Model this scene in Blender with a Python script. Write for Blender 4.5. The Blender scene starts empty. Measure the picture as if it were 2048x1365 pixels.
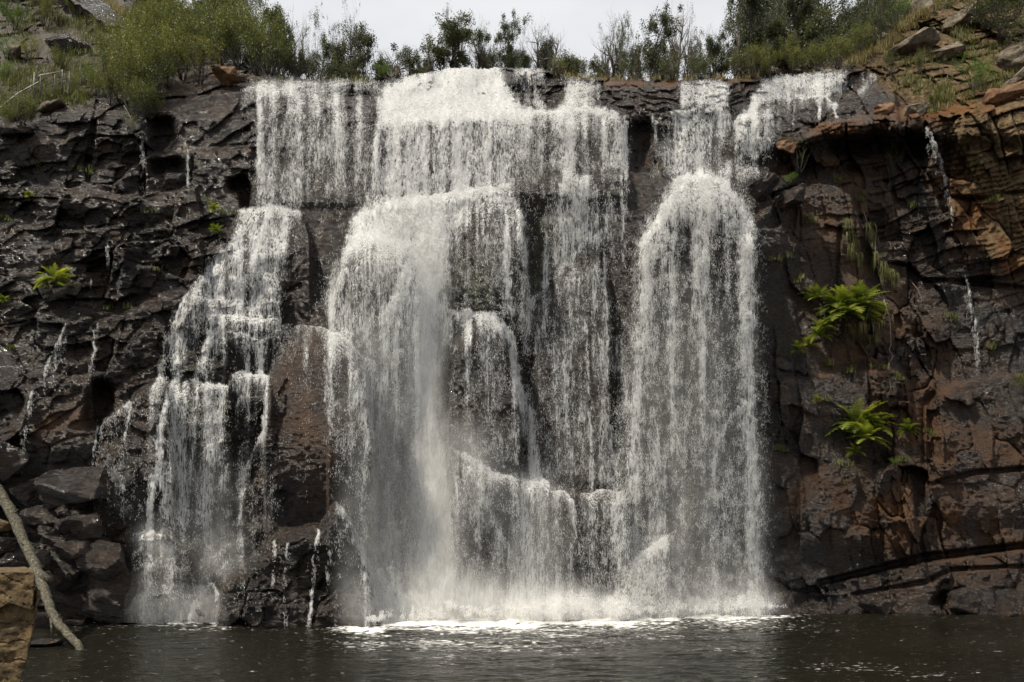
import bpy, bmesh, math, random
import numpy as np
from mathutils import Vector, Matrix

F = 1593.0      # focal length in photo pixels
HZ = 1081.0     # row of the horizon
CZ = 4.0        # camera height above the pool
rng = np.random.default_rng(7)
random.seed(7)
sc = bpy.context.scene
COL = sc.collection

# ------------------------------------------------------------------ basics
def at(u, v, Y):
    return ((u - 1024.0) * Y / F, Y, CZ + (HZ - v) * Y / F)

def tag(o, label=None, cat=None, group=None, kind=None):
    if label: o['label'] = label
    if cat: o['category'] = cat
    if group: o['group'] = group
    if kind: o['kind'] = kind
    return o

def empty(name, loc, rz=0.0):
    o = bpy.data.objects.new(name, None)
    o.empty_display_size = 0.2
    COL.objects.link(o)
    o.location = loc
    o.rotation_euler = (0, 0, rz)
    return o

def np_mesh(name, verts, faces, mat=None, parent=None, smooth=False, attrs=None, link=True):
    """verts (N,3), faces (M,k) all with the same k"""
    me = bpy.data.meshes.new(name)
    verts = np.asarray(verts, dtype=np.float32)
    faces = np.asarray(faces, dtype=np.int32)
    n, k = faces.shape
    me.vertices.add(len(verts)); me.vertices.foreach_set('co', verts.ravel())
    me.loops.add(n * k); me.loops.foreach_set('vertex_index', faces.ravel())
    me.polygons.add(n)
    me.polygons.foreach_set('loop_start', np.arange(0, n * k, k, dtype=np.int32))
    me.polygons.foreach_set('loop_total', np.full(n, k, dtype=np.int32))
    if smooth:
        me.polygons.foreach_set('use_smooth', np.ones(n, dtype=bool))
    me.update(calc_edges=True)
    if attrs:
        for an, (ty, arr) in attrs.items():
            a = me.attributes.new(an, ty, 'POINT')
            if ty == 'FLOAT': a.data.foreach_set('value', np.asarray(arr, dtype=np.float32).ravel())
            else: a.data.foreach_set('color', np.asarray(arr, dtype=np.float32).ravel())
    if mat: me.materials.append(mat)
    if not link: return me
    o = bpy.data.objects.new(name, me)
    COL.objects.link(o)
    if parent: o.parent = parent
    return o

def mesh_obj(name, me, parent=None):
    o = bpy.data.objects.new(name, me); COL.objects.link(o)
    if parent: o.parent = parent
    return o

def copy_tree(o, parent=None):
    c = o.copy(); COL.objects.link(c)
    if parent: c.parent = parent
    for ch in list(o.children): copy_tree(ch, c)
    return c

# ------------------------------------------------------------------ numpy noise
def hsh(i, j, s):
    n = (i.astype(np.int64) * 374761393 + j.astype(np.int64) * 668265263 + s * 1442695041) & 0xFFFFFFFF
    n = ((n ^ (n >> 13)) * 1274126177) & 0xFFFFFFFF
    n = ((n ^ (n >> 16)) * 2246822519) & 0xFFFFFFFF
    n = n ^ (n >> 15)
    return (n & 0xFFFFFF).astype(np.float64) / float(0xFFFFFF)

def vnoise(x, y, s=0):
    xi = np.floor(x); yi = np.floor(y)
    fx = x - xi; fy = y - yi
    xi = xi.astype(np.int64); yi = yi.astype(np.int64)
    fx = fx * fx * fx * (fx * (fx * 6 - 15) + 10); fy = fy * fy * fy * (fy * (fy * 6 - 15) + 10)
    a = hsh(xi, yi, s); b = hsh(xi + 1, yi, s); c = hsh(xi, yi + 1, s); d = hsh(xi + 1, yi + 1, s)
    return (a + (b - a) * fx) * (1 - fy) + (c + (d - c) * fx) * fy      # 0..1

def fbm(x, y, s=0, o=4, g=0.5):
    t = np.zeros_like(x, dtype=np.float64); a = 1.0; n = 0
    for k in range(o):
        t += a * (vnoise(x * 2 ** k + 17.3 * k, y * 2 ** k + 5.1 * k, s + k) - 0.5)
        n += a; a *= g
    return t / n * 2      # about -1..1

def ridged(x, y, s=0, o=3):
    t = 0; a = 1.0; n = 0
    for k in range(o):
        t = t + a * (1 - 2 * np.abs(vnoise(x * 2 ** k + 3.7 * k, y * 2 ** k, s + k) - 0.5) * 1.6)
        n += a; a *= 0.5
    return t / n

def worley(x, y, s=0, jit=0.8, sq=True):
    xi = np.floor(x); yi = np.floor(y)
    f1 = np.full(x.shape, 9.0); f2 = np.full(x.shape, 9.0)
    r = [np.zeros(x.shape) for _ in range(3)]; dx1 = np.zeros(x.shape); dy1 = np.zeros(x.shape)
    for di in (-1, 0, 1):
        for dj in (-1, 0, 1):
            ci = (xi + di).astype(np.int64); cj = (yi + dj).astype(np.int64)
            px = ci + 0.5 + (hsh(ci, cj, s) - 0.5) * jit; py = cj + 0.5 + (hsh(ci, cj, s + 1) - 0.5) * jit
            dx = x - px; dy = y - py
            d = (dx ** 4 + dy ** 4) ** .25 if sq else np.sqrt(dx * dx + dy * dy)
            m = d < f1
            f2 = np.where(m, f1, np.minimum(f2, d))
            f1 = np.where(m, d, f1)
            dx1 = np.where(m, dx, dx1); dy1 = np.where(m, dy, dy1)
            for q in range(3):
                r[q] = np.where(m, hsh(ci, cj, s + 5 + q), r[q])
    return f1, f2, r, dx1, dy1

def sstep(a, b, x):
    t = np.clip((x - a) / (b - a), 0, 1)
    return t * t * (3 - 2 * t)

def blur(a, ru, rv, n=2):
    """box blur, radii in cells"""
    for _ in range(n):
        for ax, r in ((0, rv), (1, ru)):
            r = int(r)
            if r < 1: continue
            p = np.pad(a, [(r + 1, r) if k == ax else (0, 0) for k in range(2)], mode='edge')
            c = np.cumsum(p, axis=ax)
            if ax == 0: a = (c[2 * r + 1:] - c[:-2 * r - 1]) / (2 * r + 1)
            else: a = (c[:, 2 * r + 1:] - c[:, :-2 * r - 1]) / (2 * r + 1)
    return a

# ------------------------------------------------------------------ the grid of the cliff
U0, U1, V0, V1, ST = -170, 2220, -170, 1300, 2
us = np.arange(U0, U1 + 1, ST, dtype=np.float64); vs = np.arange(V0, V1 + 1, ST, dtype=np.float64)
UU, VV = np.meshgrid(us, vs)
NV, NU = UU.shape

def stroke(A, pts, mode='max', soft=0.5):
    """soft-edged brush along pts of (u, v, radius, value)"""
    for (a, b) in zip(pts[:-1], pts[1:]):
        r = max(a[2], b[2]) + 4
        i0 = max(0, int((min(a[0], b[0]) - r - U0) / ST)); i1 = min(NU, int((max(a[0], b[0]) + r - U0) / ST) + 2)
        j0 = max(0, int((min(a[1], b[1]) - r - V0) / ST)); j1 = min(NV, int((max(a[1], b[1]) + r - V0) / ST) + 2)
        if i1 <= i0 or j1 <= j0: continue
        u = UU[j0:j1, i0:i1]; v = VV[j0:j1, i0:i1]
        du, dv = b[0] - a[0], b[1] - a[1]; L = du * du + dv * dv + 1e-6
        t = np.clip(((u - a[0]) * du + (v - a[1]) * dv) / L, 0, 1)
        d = np.hypot(u - a[0] - t * du, v - a[1] - t * dv)
        w = a[2] + (b[2] - a[2]) * t; val = a[3] + (b[3] - a[3]) * t
        x = val * (1 - sstep(w * (1 - soft), w * (1 + soft * 0.6) + 0.8, d))
        S = A[j0:j1, i0:i1]
        if mode == 'max': np.maximum(S, x, out=S)
        else: S += x
    return A

def polym(pts, soft=6):
    m = np.zeros(UU.shape, dtype=bool)
    n = len(pts)
    for k in range(n):
        (x0, y0), (x1, y1) = pts[k], pts[(k + 1) % n]
        if y0 == y1: continue
        c = ((y0 > VV) != (y1 > VV)) & (UU < (x1 - x0) * (VV - y0) / (y1 - y0) + x0)
        m ^= c
    m = m.astype(np.float64)
    if soft: m = blur(m, max(1, soft // ST), max(1, soft // ST), 2)
    return m

# --- base depth of the rock, metres from the camera
cu = [-170, 0, 200, 350, 500, 740, 900, 1030, 1250, 1400, 1530, 1700, 1850, 2048, 2220]
tab = [
 (-170, [78, 76, 74, 74, 74, 72, 72, 72, 72, 72, 72, 70, 68, 62, 58]),
 (0,    [66, 64, 63, 64, 64, 62, 62, 62, 62, 62, 60, 58, 57, 55, 53]),
 (80,   [57, 56, 56, 57, 57, 55, 55, 55, 54, 54, 54, 53, 52.5, 51, 50]),
 (140,  [53, 52, 52, 52, 51, 51, 50, 50, 50, 50, 50.5, 50.5, 50.3, 48.5, 48]),
 (180,  [50, 49, 49, 49, 47.6, 49, 49, 49, 49, 49.3, 49.5, 49.5, 49, 47.5, 47]),
 (230,  [47, 46.5, 46.5, 46.4, 46.1, 46.3, 46.3, 46.5, 46.9, 48, 48.3, 48.4, 47.8, 47, 46.5]),
 (300,  [45.8, 45.5, 45.5, 45.8, 45.8, 45.8, 45.8, 46, 46.4, 47.2, 47.5, 47.5, 47.2, 46.5, 46]),
 (385,  [45, 45, 45.2, 45.4, 45.4, 45.2, 45.2, 45.4, 45.8, 46.2, 46.5, 47, 47, 46.4, 46]),
 (500,  [44, 44, 44.3, 44.4, 44.3, 44, 44.2, 44.6, 45, 45, 46, 46.8, 46.8, 46.2, 45.8]),
 (640,  [43, 43, 43.2, 43.3, 43.5, 43.2, 43.5, 44.2, 44.6, 44.6, 45.6, 46.6, 46.6, 46, 45.5]),
 (800,  [41.3, 41.3, 41.5, 42.2, 42.8, 42.4, 42.8, 43.6, 44, 44.2, 45.3, 46.4, 46.4, 45.8, 45.3]),
 (1000, [39.9, 39.9, 40.1, 41, 41.8, 41.4, 41.8, 42.6, 43, 43.4, 44.8, 46, 46, 45.4, 45]),
 (1150, [39.4, 39.4, 39.7, 40.4, 41, 41, 41.2, 41.6, 42.4, 42.8, 44.4, 45.6, 45.4, 44.8, 44.4]),
 (1240, [39.2, 39.2, 39.5, 40, 40.3, 40.2, 40.4, 40.5, 41, 41.8, 43, 44.5, 44.6, 44.2, 44]),
 (1300, [39, 39, 39.3, 39.8, 40.0, 40, 40.2, 40.3, 40.8, 41.4, 42.6, 44, 44.2, 44, 43.8])]
rows = np.array([np.interp(us, cu, r[1]) for r in tab])
tv = np.array([r[0] for r in tab], dtype=float)
ix = np.clip(np.searchsorted(tv, vs) - 1, 0, len(tv) - 2)
fr = ((vs - tv[ix]) / (tv[ix + 1] - tv[ix]))[:, None]
S = rows[ix] * (1 - fr) + rows[ix + 1] * fr
S = blur(S, 14, 7, 2)
BASE = S.copy()
X0 = (UU - 1024) * BASE / F; Z0 = CZ + (HZ - VV) * BASE / F

wob = fbm(UU / 60, VV / 60, 3, 3) * 9
def shelf(pts, amp, h, v1, fade=60, jag=1.0):
    """rock standing amp metres forward below the edge pts, rounded over h pixels"""
    global S
    pu = [p[0] for p in pts]; pv = [p[1] for p in pts]
    vt = np.interp(UU[0], pu, pv)[None, :] + wob * jag
    ins = ((UU >= pu[0]) & (UU <= pu[-1]))
    t = np.clip((VV - vt) / h, 0, 1)
    a = amp * np.sqrt(1 - (1 - t) ** 2) * (1 - sstep(v1 - fade, v1, VV)) * ins
    S = S - a

def crack(pts, depth):
    global S
    A = np.zeros_like(S)
    stroke(A, [(u, v, w, 1.0) for u, v, w in pts], soft=0.4)
    S = S + A * depth

def cave(pts, depth, soft=8):
    global S
    S = S + polym([(u, v) for u, v in pts], soft) * depth

# upper tiers
shelf([(500, 225), (620, 185), (760, 195), (760, 420)], 0.3, 12, 420, 20)
shelf([(745, 250), (800, 228), (1030, 232), (1070, 235), (1250, 236), (1262, 360)], 0.5, 20, 420, 40, .5)
shelf([(1000, 160), (1010, 142), (1090, 142), (1098, 200)], 0.6, 6, 180, 20, .3)
shelf([(1205, 230), (1210, 165), (1480, 163), (1500, 230)], 0.7, 10, 260, 60, .6)
shelf([(1470, 300), (1480, 235), (1560, 205), (1670, 203), (1690, 240)], 1.2, 30, 330, 60, .8)
shelf([(1640, 250), (1700, 185), (1790, 180), (1800, 240)], 1.0, 30, 300, 60, .8)
# the bench across the middle
shelf([(700, 470), (735, 400), (900, 388), (1040, 372), (1050, 420)], 0.9, 22, 900, 500, .5)
shelf([(1035, 360), (1130, 348), (1250, 346), (1350, 352), (1365, 440)], 0.7, 10, 560, 160, .8)
shelf([(1330, 380), (1420, 338), (1540, 330), (1545, 420)], 0.6, 12, 470, 60, .8)
# rounded buttresses
shelf([(655, 620), (680, 510), (745, 468), (810, 495), (840, 560)], 1.8, 60, 1250, 700, .3)
shelf([(905, 560), (925, 430), (990, 402), (1045, 430), (1062, 560)], 1.1, 50, 760, 200, .3)
shelf([(895, 800), (905, 680), (960, 632), (1005, 650), (1040, 760)], 2.0, 60, 1150, 300, .3)
shelf([(1060, 760), (1070, 600), (1130, 540), (1200, 500), (1220, 600)], 0.7, 50, 1200, 500, .3)
shelf([(1250, 700), (1275, 480), (1340, 380), (1400, 352), (1470, 375), (1515, 460), (1530, 700)], 1.1, 110, 1300, 700, .3)
shelf([(530, 760), (560, 690), (620, 655), (690, 670), (730, 730), (745, 860)], 2.8, 90, 1150, 300, .3)
shelf([(900, 1000), (915, 905), (980, 950), (1100, 960), (1160, 985), (1250, 985), (1260, 1040)], 1.4, 30, 1290, 200, .4)
shelf([(430, 1240), (445, 1150), (500, 1110), (560, 1060), (640, 1050), (672, 1005), (700, 1030), (730, 1100), (765, 1230)], 3.0, 50, 1320, 40, .8)
shelf([(700, 1240), (715, 1150), (760, 1135), (775, 1250)], 0.5, 30, 1320, 40, .5)
shelf([(1238, 1228), (1262, 1122), (1298, 1092), (1335, 1062), (1352, 1085), (1372, 1220)], .9, 34, 1320, 40, .5)
shelf([(1060, 1215), (1080, 1200), (1250, 1200), (1262, 1215)], 0.8, 6, 1320, 20, .2)
shelf([(1440, 1215), (1480, 1198), (1560, 1184), (1700, 1186), (1740, 1215)], 0.8, 6, 1320, 20, .2)
# left lower cascade staircase
shelf([(455, 470), (480, 424), (540, 414), (605, 424), (620, 470)], 0.7, 16, 640, 120, .5)
shelf([(330, 700), (400, 560), (470, 500), (560, 560), (566, 640)], 0.5, 20, 800, 200, .8)
shelf([(405, 660), (420, 628), (555, 640), (562, 680)], 0.5, 8, 720, 60, .5)
shelf([(440, 690), (460, 665), (535, 680), (545, 720)], 0.35, 8, 760, 60, .3)
shelf([(365, 760), (395, 712), (450, 725), (470, 760)], 0.35, 20, 800, 60, .4)
shelf([(300, 800), (335, 764), (455, 770), (465, 800)], 0.7, 10, 1020, 200, .4)
shelf([(448, 790), (465, 748), (535, 746), (545, 790)], 0.6, 10, 900, 120, .3)
shelf([(185, 1000), (200, 850), (290, 770), (335, 755), (345, 900)], 0.9, 14, 1080, 100, .5)
shelf([(262, 1110), (275, 1068), (330, 1058), (375, 1100), (400, 1180)], 1.1, 22, 1300, 40, .7)
# left blocks
shelf([(40, 830), (60, 775), (110, 750), (185, 748), (192, 880)], 1.0, 8, 940, 60, .5)
shelf([(180, 700), (200, 640), (300, 600), (330, 640)], 0.4, 10, 780, 100)
shelf([(235, 560), (250, 470), (330, 435), (400, 470), (410, 560)], 0.6, 20, 640, 100)
shelf([(-170, 460), (120, 440), (240, 455), (250, 500)], 0.5, 12, 560, 60)
shelf([(-170, 265), (60, 240), (200, 215), (290, 235), (300, 300)], 0.6, 12, 330, 60)
shelf([(290, 300), (370, 300), (500, 290)], 0.35, 12, 400, 60)
shelf([(-170, 390), (100, 375), (240, 390), (390, 375), (400, 420)], 0.5, 12, 450, 50)
# right wall
shelf([(1550, 330), (1580, 292), (1640, 250), (1700, 235), (1800, 222), (1860, 222), (1940, 215), (2000, 205), (2220, 170)], 1.1, 16, 300, 36, .8)
shelf([(1900, 330), (1930, 230), (2000, 195), (2220, 150)], 0.7, 20, 500, 120, .8)
shelf([(1500, 440), (1560, 390), (1640, 360), (1700, 380), (1720, 440)], 0.8, 14, 560, 90, .8)
shelf([(1560, 760), (1700, 735), (1810, 748), (1820, 800)], 0.5, 16, 900, 100)
shelf([(1850, 800), (1900, 770), (2000, 745), (2220, 760)], 0.7, 20, 1080, 80)
shelf([(1600, 960), (1660, 930), (1820, 930), (1830, 1000)], 0.5, 20, 1130, 60)
shelf([(1780, 1160), (1850, 1120), (2048, 1100), (2220, 1090)], 0.8, 10, 1320, 60, .3)
shelf([(1880, 1230), (1900, 1180), (1985, 1170), (2000, 1230)], 0.7, 18, 1320, 60, .6)
cave([(1655, 285), (1740, 262), (1840, 265), (1870, 285), (1850, 318), (1740, 322), (1680, 312)], 1.3, 8)
cave([(1690, 330), (1790, 325), (1780, 350), (1700, 352)], 0.9, 5)
cave([(300, 235), (345, 238), (352, 275), (330, 310), (300, 300)], 1.6, 6)
cave([(300, 318), (362, 318), (362, 345), (300, 350)], 1.3, 6)
cave([(455, 362), (490, 352), (502, 372), (502, 415), (486, 418), (480, 385), (460, 380)], 1.3, 4)
cave([(186, 765), (225, 770), (230, 810), (180, 860), (168, 845)], 1.6, 6)
cave([(0, 900), (45, 905), (90, 960), (80, 1030), (0, 1040)], 1.2, 10)
cave([(1880, 1185), (1935, 1178), (1925, 1205), (1860, 1210)], 1.2, 4)
cave([(1600, 1185), (1700, 1190), (1690, 1212), (1590, 1212)], 0.8, 4)
cave([(1850, 800), (1870, 790), (1880, 960), (1850, 960)], 1.0, 8)
cave([(640, 185), (740, 180), (745, 196), (650, 196)], 0.7, 3)
cave([(1255, 245), (1300, 240), (1300, 330), (1258, 340)], 0.8, 6)
crack([(1640, 1166, 5), (1750, 1140, 6), (1850, 1116, 8), (2048, 1092, 6), (2220, 1080, 6)], 1.1)
crack([(1690, 1192, 2), (1850, 1165, 4), (1900, 1140, 3), (2100, 1130, 2)], 0.5)
crack([(1860, 970, 4), (1950, 945, 4), (2100, 935, 4)], 0.5)
crack([(1850, 560, 4), (1930, 565, 5), (2048, 578, 5), (2200, 585, 5)], 0.5)
crack([(1880, 395, 5), (1960, 398, 4), (2048, 385, 5), (2200, 380, 5)], 0.5)
crack([(1520, 400, 4), (1590, 375, 4)], 0.5)
crack([(1680, 455, 3), (1670, 600, 3)], 0.3)
crack([(195, 205, 4), (175, 330, 7), (178, 360, 4)], 0.6)
crack([(290, 240, 4), (284, 390, 5)], 0.6)
crack([(250, 640, 3), (240, 700, 4), (290, 640, 3)], 0.3)
crack([(100, 790, 3), (140, 750, 3)], 0.3)
crack([(560, 790, 3), (575, 760, 3), (572, 830, 3), (560, 836, 3)], 0.15)
crack([(560, 590, 3), (600, 570, 4)], 0.3)
S = blur(S, 1, 1, 1)

# --- procedural fracture of the rock
rough = np.ones_like(S)
smooth_c = sstep(540, 680, UU) * (1 - sstep(1500, 1560, UU)) * sstep(330, 400, VV)
rough = rough * (1 - 0.72 * smooth_c)
smooth_u = sstep(490, 520, UU) * (1 - sstep(1240, 1280, UU)) * sstep(200, 240, VV) * (1 - sstep(330, 400, VV))
rough = rough * (1 - 0.75 * smooth_u)
smooth_l = sstep(180, 330, UU) * (1 - sstep(520, 560, UU)) * sstep(760, 800, VV) * (1 - sstep(1040, 1080, VV))
rough = rough * (1 - 0.5 * smooth_l)
bulge = polym([(540, 700), (620, 660), (700, 690), (745, 800), (760, 1000), (670, 1010), (560, 1050), (530, 900)], 24)
rough = rough * (1 - .72 * bulge)
rough = rough * np.clip(.62 + fbm(X0 * .22, Z0 * .3, 99, 3) * 1.1, .3, 1.15)
ledge = polym([(1540, 300), (1640, 235), (1700, 215), (1860, 205), (2060, 170), (2230, 130), (2230, 330), (1900, 330), (1860, 300), (1640, 350), (1560, 400)], 16)
rough = np.maximum(rough, ledge * 1.1)
outc = polym([(430, 1250), (445, 1150), (500, 1110), (560, 1060), (640, 1050), (672, 1005), (700, 1030), (730, 1100), (775, 1250)], 20)
rough = np.maximum(rough, outc * 1.0)
rightm = sstep(1500, 1580, UU)
leftm = np.maximum(1 - sstep(520, 680, UU), outc)
wx = fbm(X0 * .5, Z0 * .5, 21, 3) * 0.9; wz = fbm(X0 * .5, Z0 * .5, 31, 3) * 0.9
def blocks(sx, sz, seed, amp, tilt, shear=0.0, gap=0.06, gd=0.5):
    k_ = .2 * min(1, sx); Xa = (X0 + wx * k_ + shear * Z0) / sx; Za = (Z0 + wz * k_ - X0 * 0.08) / sz
    f1, f2, r, dx, dy = worley(Xa, Za, seed)
    h = (r[0] - .5) * amp + tilt * ((r[1] - .5) * dx * sx + (r[2] - .5) * dy * sz)
    g = (1 - sstep(0, gap, f2 - f1)) * np.clip(.45 + fbm(X0 * .7, Z0 * .7, seed + 3, 2) * 1.8, 0, 1.2)
    return h + g * amp * gd
rB = blocks(1.5, 3.4, 11, 0.60, 0.8, 0.18) + blocks(3.6, 4.6, 12, .5, .35, .1) + blocks(0.62, 1.3, 51, 0.22, 0.8, 0.12) * np.clip(.6 + fbm(X0 * .3, Z0 * .3, 7, 2) * 1.6, 0, 1.4) + blocks(0.28, 0.42, 91, 0.05, 0.5)
lB = blocks(3.4, 2.3, 14, 0.75, 0.75, -0.1) + blocks(1.3, 0.85, 54, 0.34, 0.85, -0.2) + blocks(0.5, 0.3, 94, 0.09, 0.8)
cB = blocks(2.6, 3.4, 17, 0.35, 0.25) + blocks(0.9, 1.0, 57, 0.16, 0.4)
cm = 1 - np.maximum(rightm, leftm)
S += rough * (rB * rightm + lB * leftm + cB * cm)
# bedding planes
Zr = Z0 - 0.22 * X0 + wz * .5
saw = lambda p: (p - np.floor(p))
bed = (saw(Zr / 0.9 + fbm(X0 * .2, Zr * .3, 71, 2) * .5) - .5) * 0.38 * np.clip(.5 + fbm(X0 * .35, Z0 * .5, 70, 2) * 1.5, 0, 1.2) + (saw(Zr / 0.33 + fbm(X0 * .2, Zr * .3, 73, 2) * .7) - .5) * 0.15 * np.clip(.5 + fbm(X0 * .5, Z0 * .5, 75, 2) * 1.6, 0, 1.2)
topr = sstep(1560, 1700, UU) * (1 - sstep(520, 680, VV + (2048 - UU) * .35))
S += bed * topr * 0.9
bedl = (saw(Z0 / 0.8 + 0.06 * X0 + fbm(X0 * .35, Z0 * .5, 76, 3) * 1.5) - .5) * 0.13 * np.clip(.4 + fbm(X0 * .4, Z0 * .6, 78, 3) * 1.8, 0, 1.2)
lefttop = leftm * (1 - sstep(420, 560, VV)) * sstep(170, 260, VV + 0 * UU)
S += bedl * lefttop
lipbed = (saw(Z0 / 0.9 + fbm(X0 * .45, Z0 * .4, 79, 3) * 2.4) - .5) * 0.42 * np.clip(.5 + fbm(X0 * .5, Z0 * .6, 80, 3) * 1.6, 0, 1.3) + blocks(1.9, .8, 84, .6, .8)
S += lipbed * (1 - sstep(235, 260, VV)) * sstep(120, 150, VV) * cm * 0.6
# flakes and grain
S += (fbm(X0 * 1.3, Z0 * 4.2, 41, 4) * 0.09) * (leftm * rough + 0.25)
S += fbm(X0 * .9, Z0 * .9, 45, 5) * 0.12 * rough + fbm(X0 * 5, Z0 * 7, 43, 3) * 0.05

# --- skyline of the ground
su = [-170, 60, 180, 300, 420, 500, 560, 700, 760, 830, 900, 1000, 1010, 1090, 1100, 1150, 1220, 1340, 1480, 1540, 1680, 1700, 1760, 1830, 1900, 2048, 2220]
sv = [-165, -140, -60, 50, 110, 138, 152, 160, 162, 152, 139, 139, 138, 140, 146, 155, 158, 160, 157, 152, 142, 126, 98, 30, -30, -90, -140]
vtop = np.interp(us, su, sv) + fbm(us / 16.0, us * 0 + 2, 88, 3) * 3
vt2 = vtop[None, :]
jl = np.clip(((vtop - V0) / ST).astype(int), 0, NV - 1)
Ylip = S[jl, np.arange(NU)][None, :]
back = np.maximum(vt2 - VV, 0)
above = VV < vt2
Yc = np.where(above, Ylip + back * 0.3, S)
zlip = CZ + (HZ - vt2) * Ylip / F
Zc = np.where(above, zlip + back * 0.3 * 0.22 + fbm(UU / 25, VV / 25, 5, 3) * np.minimum(back * .05, .6), CZ + (HZ - VV) * S / F)
Xc = np.where(above, (UU - 1024) * (Ylip + back * 0.3) / F, (UU - 1024) * S / F)
# behind the lip keep X spread modest
def surf(u, v):
    i = int(np.clip((u - U0) / ST, 0, NU - 1)); j = int(np.clip((v - V0) / ST, 0, NV - 1))
    return Vector((Xc[j, i], Yc[j, i], Zc[j, i]))
def surfY(u, v):
    i = int(np.clip((u - U0) / ST, 0, NU - 1)); j = int(np.clip((v - V0) / ST, 0, NV - 1))
    return float(S[j, i])
def plateau(u, Y):
    i = int(np.clip((u - U0) / ST, 0, NU - 1))
    yl = float(Ylip[0, i]); zl = float(zlip[0, i])
    return zl + max(0, Y - yl) * 0.22

# ------------------------------------------------------------------ material masks
dry = polym([(1690, 120), (1760, 170), (1850, 235), (1930, 300), (1890, 380), (1940, 470), (1990, 520), (2060, 560), (2230, 620), (2230, -180), (1700, -180)], 12)
hill = polym([(-180, -180), (600, -180), (600, 160), (330, 180), (260, 175), (180, 200), (60, 235), (-180, 260)], 14)
dry = np.maximum(dry, hill * .28)
dry = np.maximum(dry, polym([(1440, 120), (1520, 128), (1520, 158), (1440, 160)], 6))
dry = np.maximum(dry, above * 0.8)
rust = np.zeros_like(S)
for pts in ([(1560, 340, 20, .6), (1640, 260, 18, 1), (1760, 240, 22, 1), (1860, 235, 30, 1), (1960, 215, 30, 1), (2048, 180, 30, .9), (2200, 150, 40, .9)],
            [(1640, 330, 16, .8), (1680, 320, 14, .8)], [(1900, 420, 30, .6), (2060, 450, 50, .8), (2200, 470, 60, .8)],
            [(1780, 230, 14, .9), (1800, 220, 14, .9)], [(440, 150, 22, .9), (470, 152, 14, .8)], [(1210, 165, 12, .8), (1340, 165, 10, .8), (1480, 150, 20, 1), (1520, 140, 12, .8)],
            [(1650, 90, 16, .9), (1680, 95, 14, .8)], [(1640, 1000, 60, .6), (1800, 1040, 80, .65), (1980, 900, 100, .5)], [(1900, 350, 50, .7), (1960, 470, 60, .85), (2060, 540, 60, .8), (2200, 560, 60, .8)], [(1680, 480, 110, .42), (1720, 600, 120, .42), (1800, 760, 140, .42), (1900, 950, 120, .5), (1960, 1050, 110, .55)], [(1620, 830, 26, .55), (1650, 835, 20, .5)],
            [(90, 850, 60, .35), (170, 830, 40, .4)], [(640, 730, 70, .4), (620, 850, 80, .4), (640, 960, 60, .3)], [(560, 1140, 40, .12), (680, 1180, 30, .1)], [(430, 385, 50, .25)],
            [(1700, 330, 20, .5), (1760, 360, 60, .35), (1650, 400, 60, .3)]):
    stroke(rust, pts, soft=0.9)
moss = np.zeros_like(S)
for pts in ([(950, 520, 40, .45), (965, 620, 24, .6)], [(1100, 470, 36, .35), (1080, 570, 24, .5)], [(390, 850, 46, .45), (380, 1000, 50, .5)], [(1400, 700, 50, .45), (1380, 820, 60, .35)],
            [(1385, 960, 10, .6), (1370, 1040, 14, .5)], [(430, 790, 20, .3), (440, 860, 20, .3)], [(1740, 500, 14, .5), (1770, 540, 20, .35)], [(1690, 450, 10, .4), (1720, 540, 10, .4)]):
    stroke(moss, pts, soft=0.9)
rust = np.clip(rust + 0.0, 0, 1) * np.clip(.55 + fbm(X0 * .8, Z0 * .8, 61, 4), 0, 1.2)
masks = np.stack([np.clip(rust, 0, 1), np.clip(dry, 0, 1), np.clip(moss, 0, 1), np.ones_like(S)], -1)

# ------------------------------------------------------------------ materials
def new_mat(name):
    m = bpy.data.materials.new(name); m.use_nodes = True
    nt = m.node_tree; nt.nodes.clear()
    out = nt.nodes.new('ShaderNodeOutputMaterial')
    return m, nt, out
def N(nt, t, **kw):
    n = nt.nodes.new(t)
    for k, v in kw.items(): setattr(n, k, v)
    return n
def tex_noise(nt, vec, scale, detail=4, rough=.55, mapping=None, dist=0.0):
    if mapping:
        mp = N(nt, 'ShaderNodeMapping'); mp.inputs['Scale'].default_value = mapping
        nt.links.new(vec, mp.inputs['Vector']); vec = mp.outputs['Vector']
    n = N(nt, 'ShaderNodeTexNoise'); n.inputs['Scale'].default_value = scale
    n.inputs['Detail'].default_value = detail; n.inputs['Roughness'].default_value = rough
    n.inputs['Distortion'].default_value = dist
    nt.links.new(vec, n.inputs['Vector'])
    return n.outputs['Fac']
def ramp(nt, fac, stops):
    r = N(nt, 'ShaderNodeValToRGB'); nt.links.new(fac, r.inputs['Fac'])
    e = r.color_ramp.elements
    while len(e) < len(stops): e.new(0.5)
    for q, (p, c) in zip(e, stops):
        q.position = p; q.color = c if len(c) == 4 else (*c, 1)
    return r.outputs['Color']
def mixc(nt, fac, a, b, mode='MIX'):
    m = N(nt, 'ShaderNodeMix', data_type='RGBA', blend_type=mode)
    for s, x in ((0, fac), (6, a), (7, b)):
        if hasattr(x, 'is_output'): nt.links.new(x, m.inputs[s])
        elif s == 0: m.inputs[0].default_value = x
        else: m.inputs[s].default_value = (*x, 1)
    return m.outputs[2]
def math_n(nt, op, a, b=None, clamp=False):
    m = N(nt, 'ShaderNodeMath', operation=op, use_clamp=clamp)
    for s, x in ((0, a), (1, b)):
        if x is None: continue
        if hasattr(x, 'is_output'): nt.links.new(x, m.inputs[s])
        else: m.inputs[s].default_value = x
    return m.outputs[0]
def texco(nt): return N(nt, 'ShaderNodeTexCoord').outputs['Object']

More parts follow.
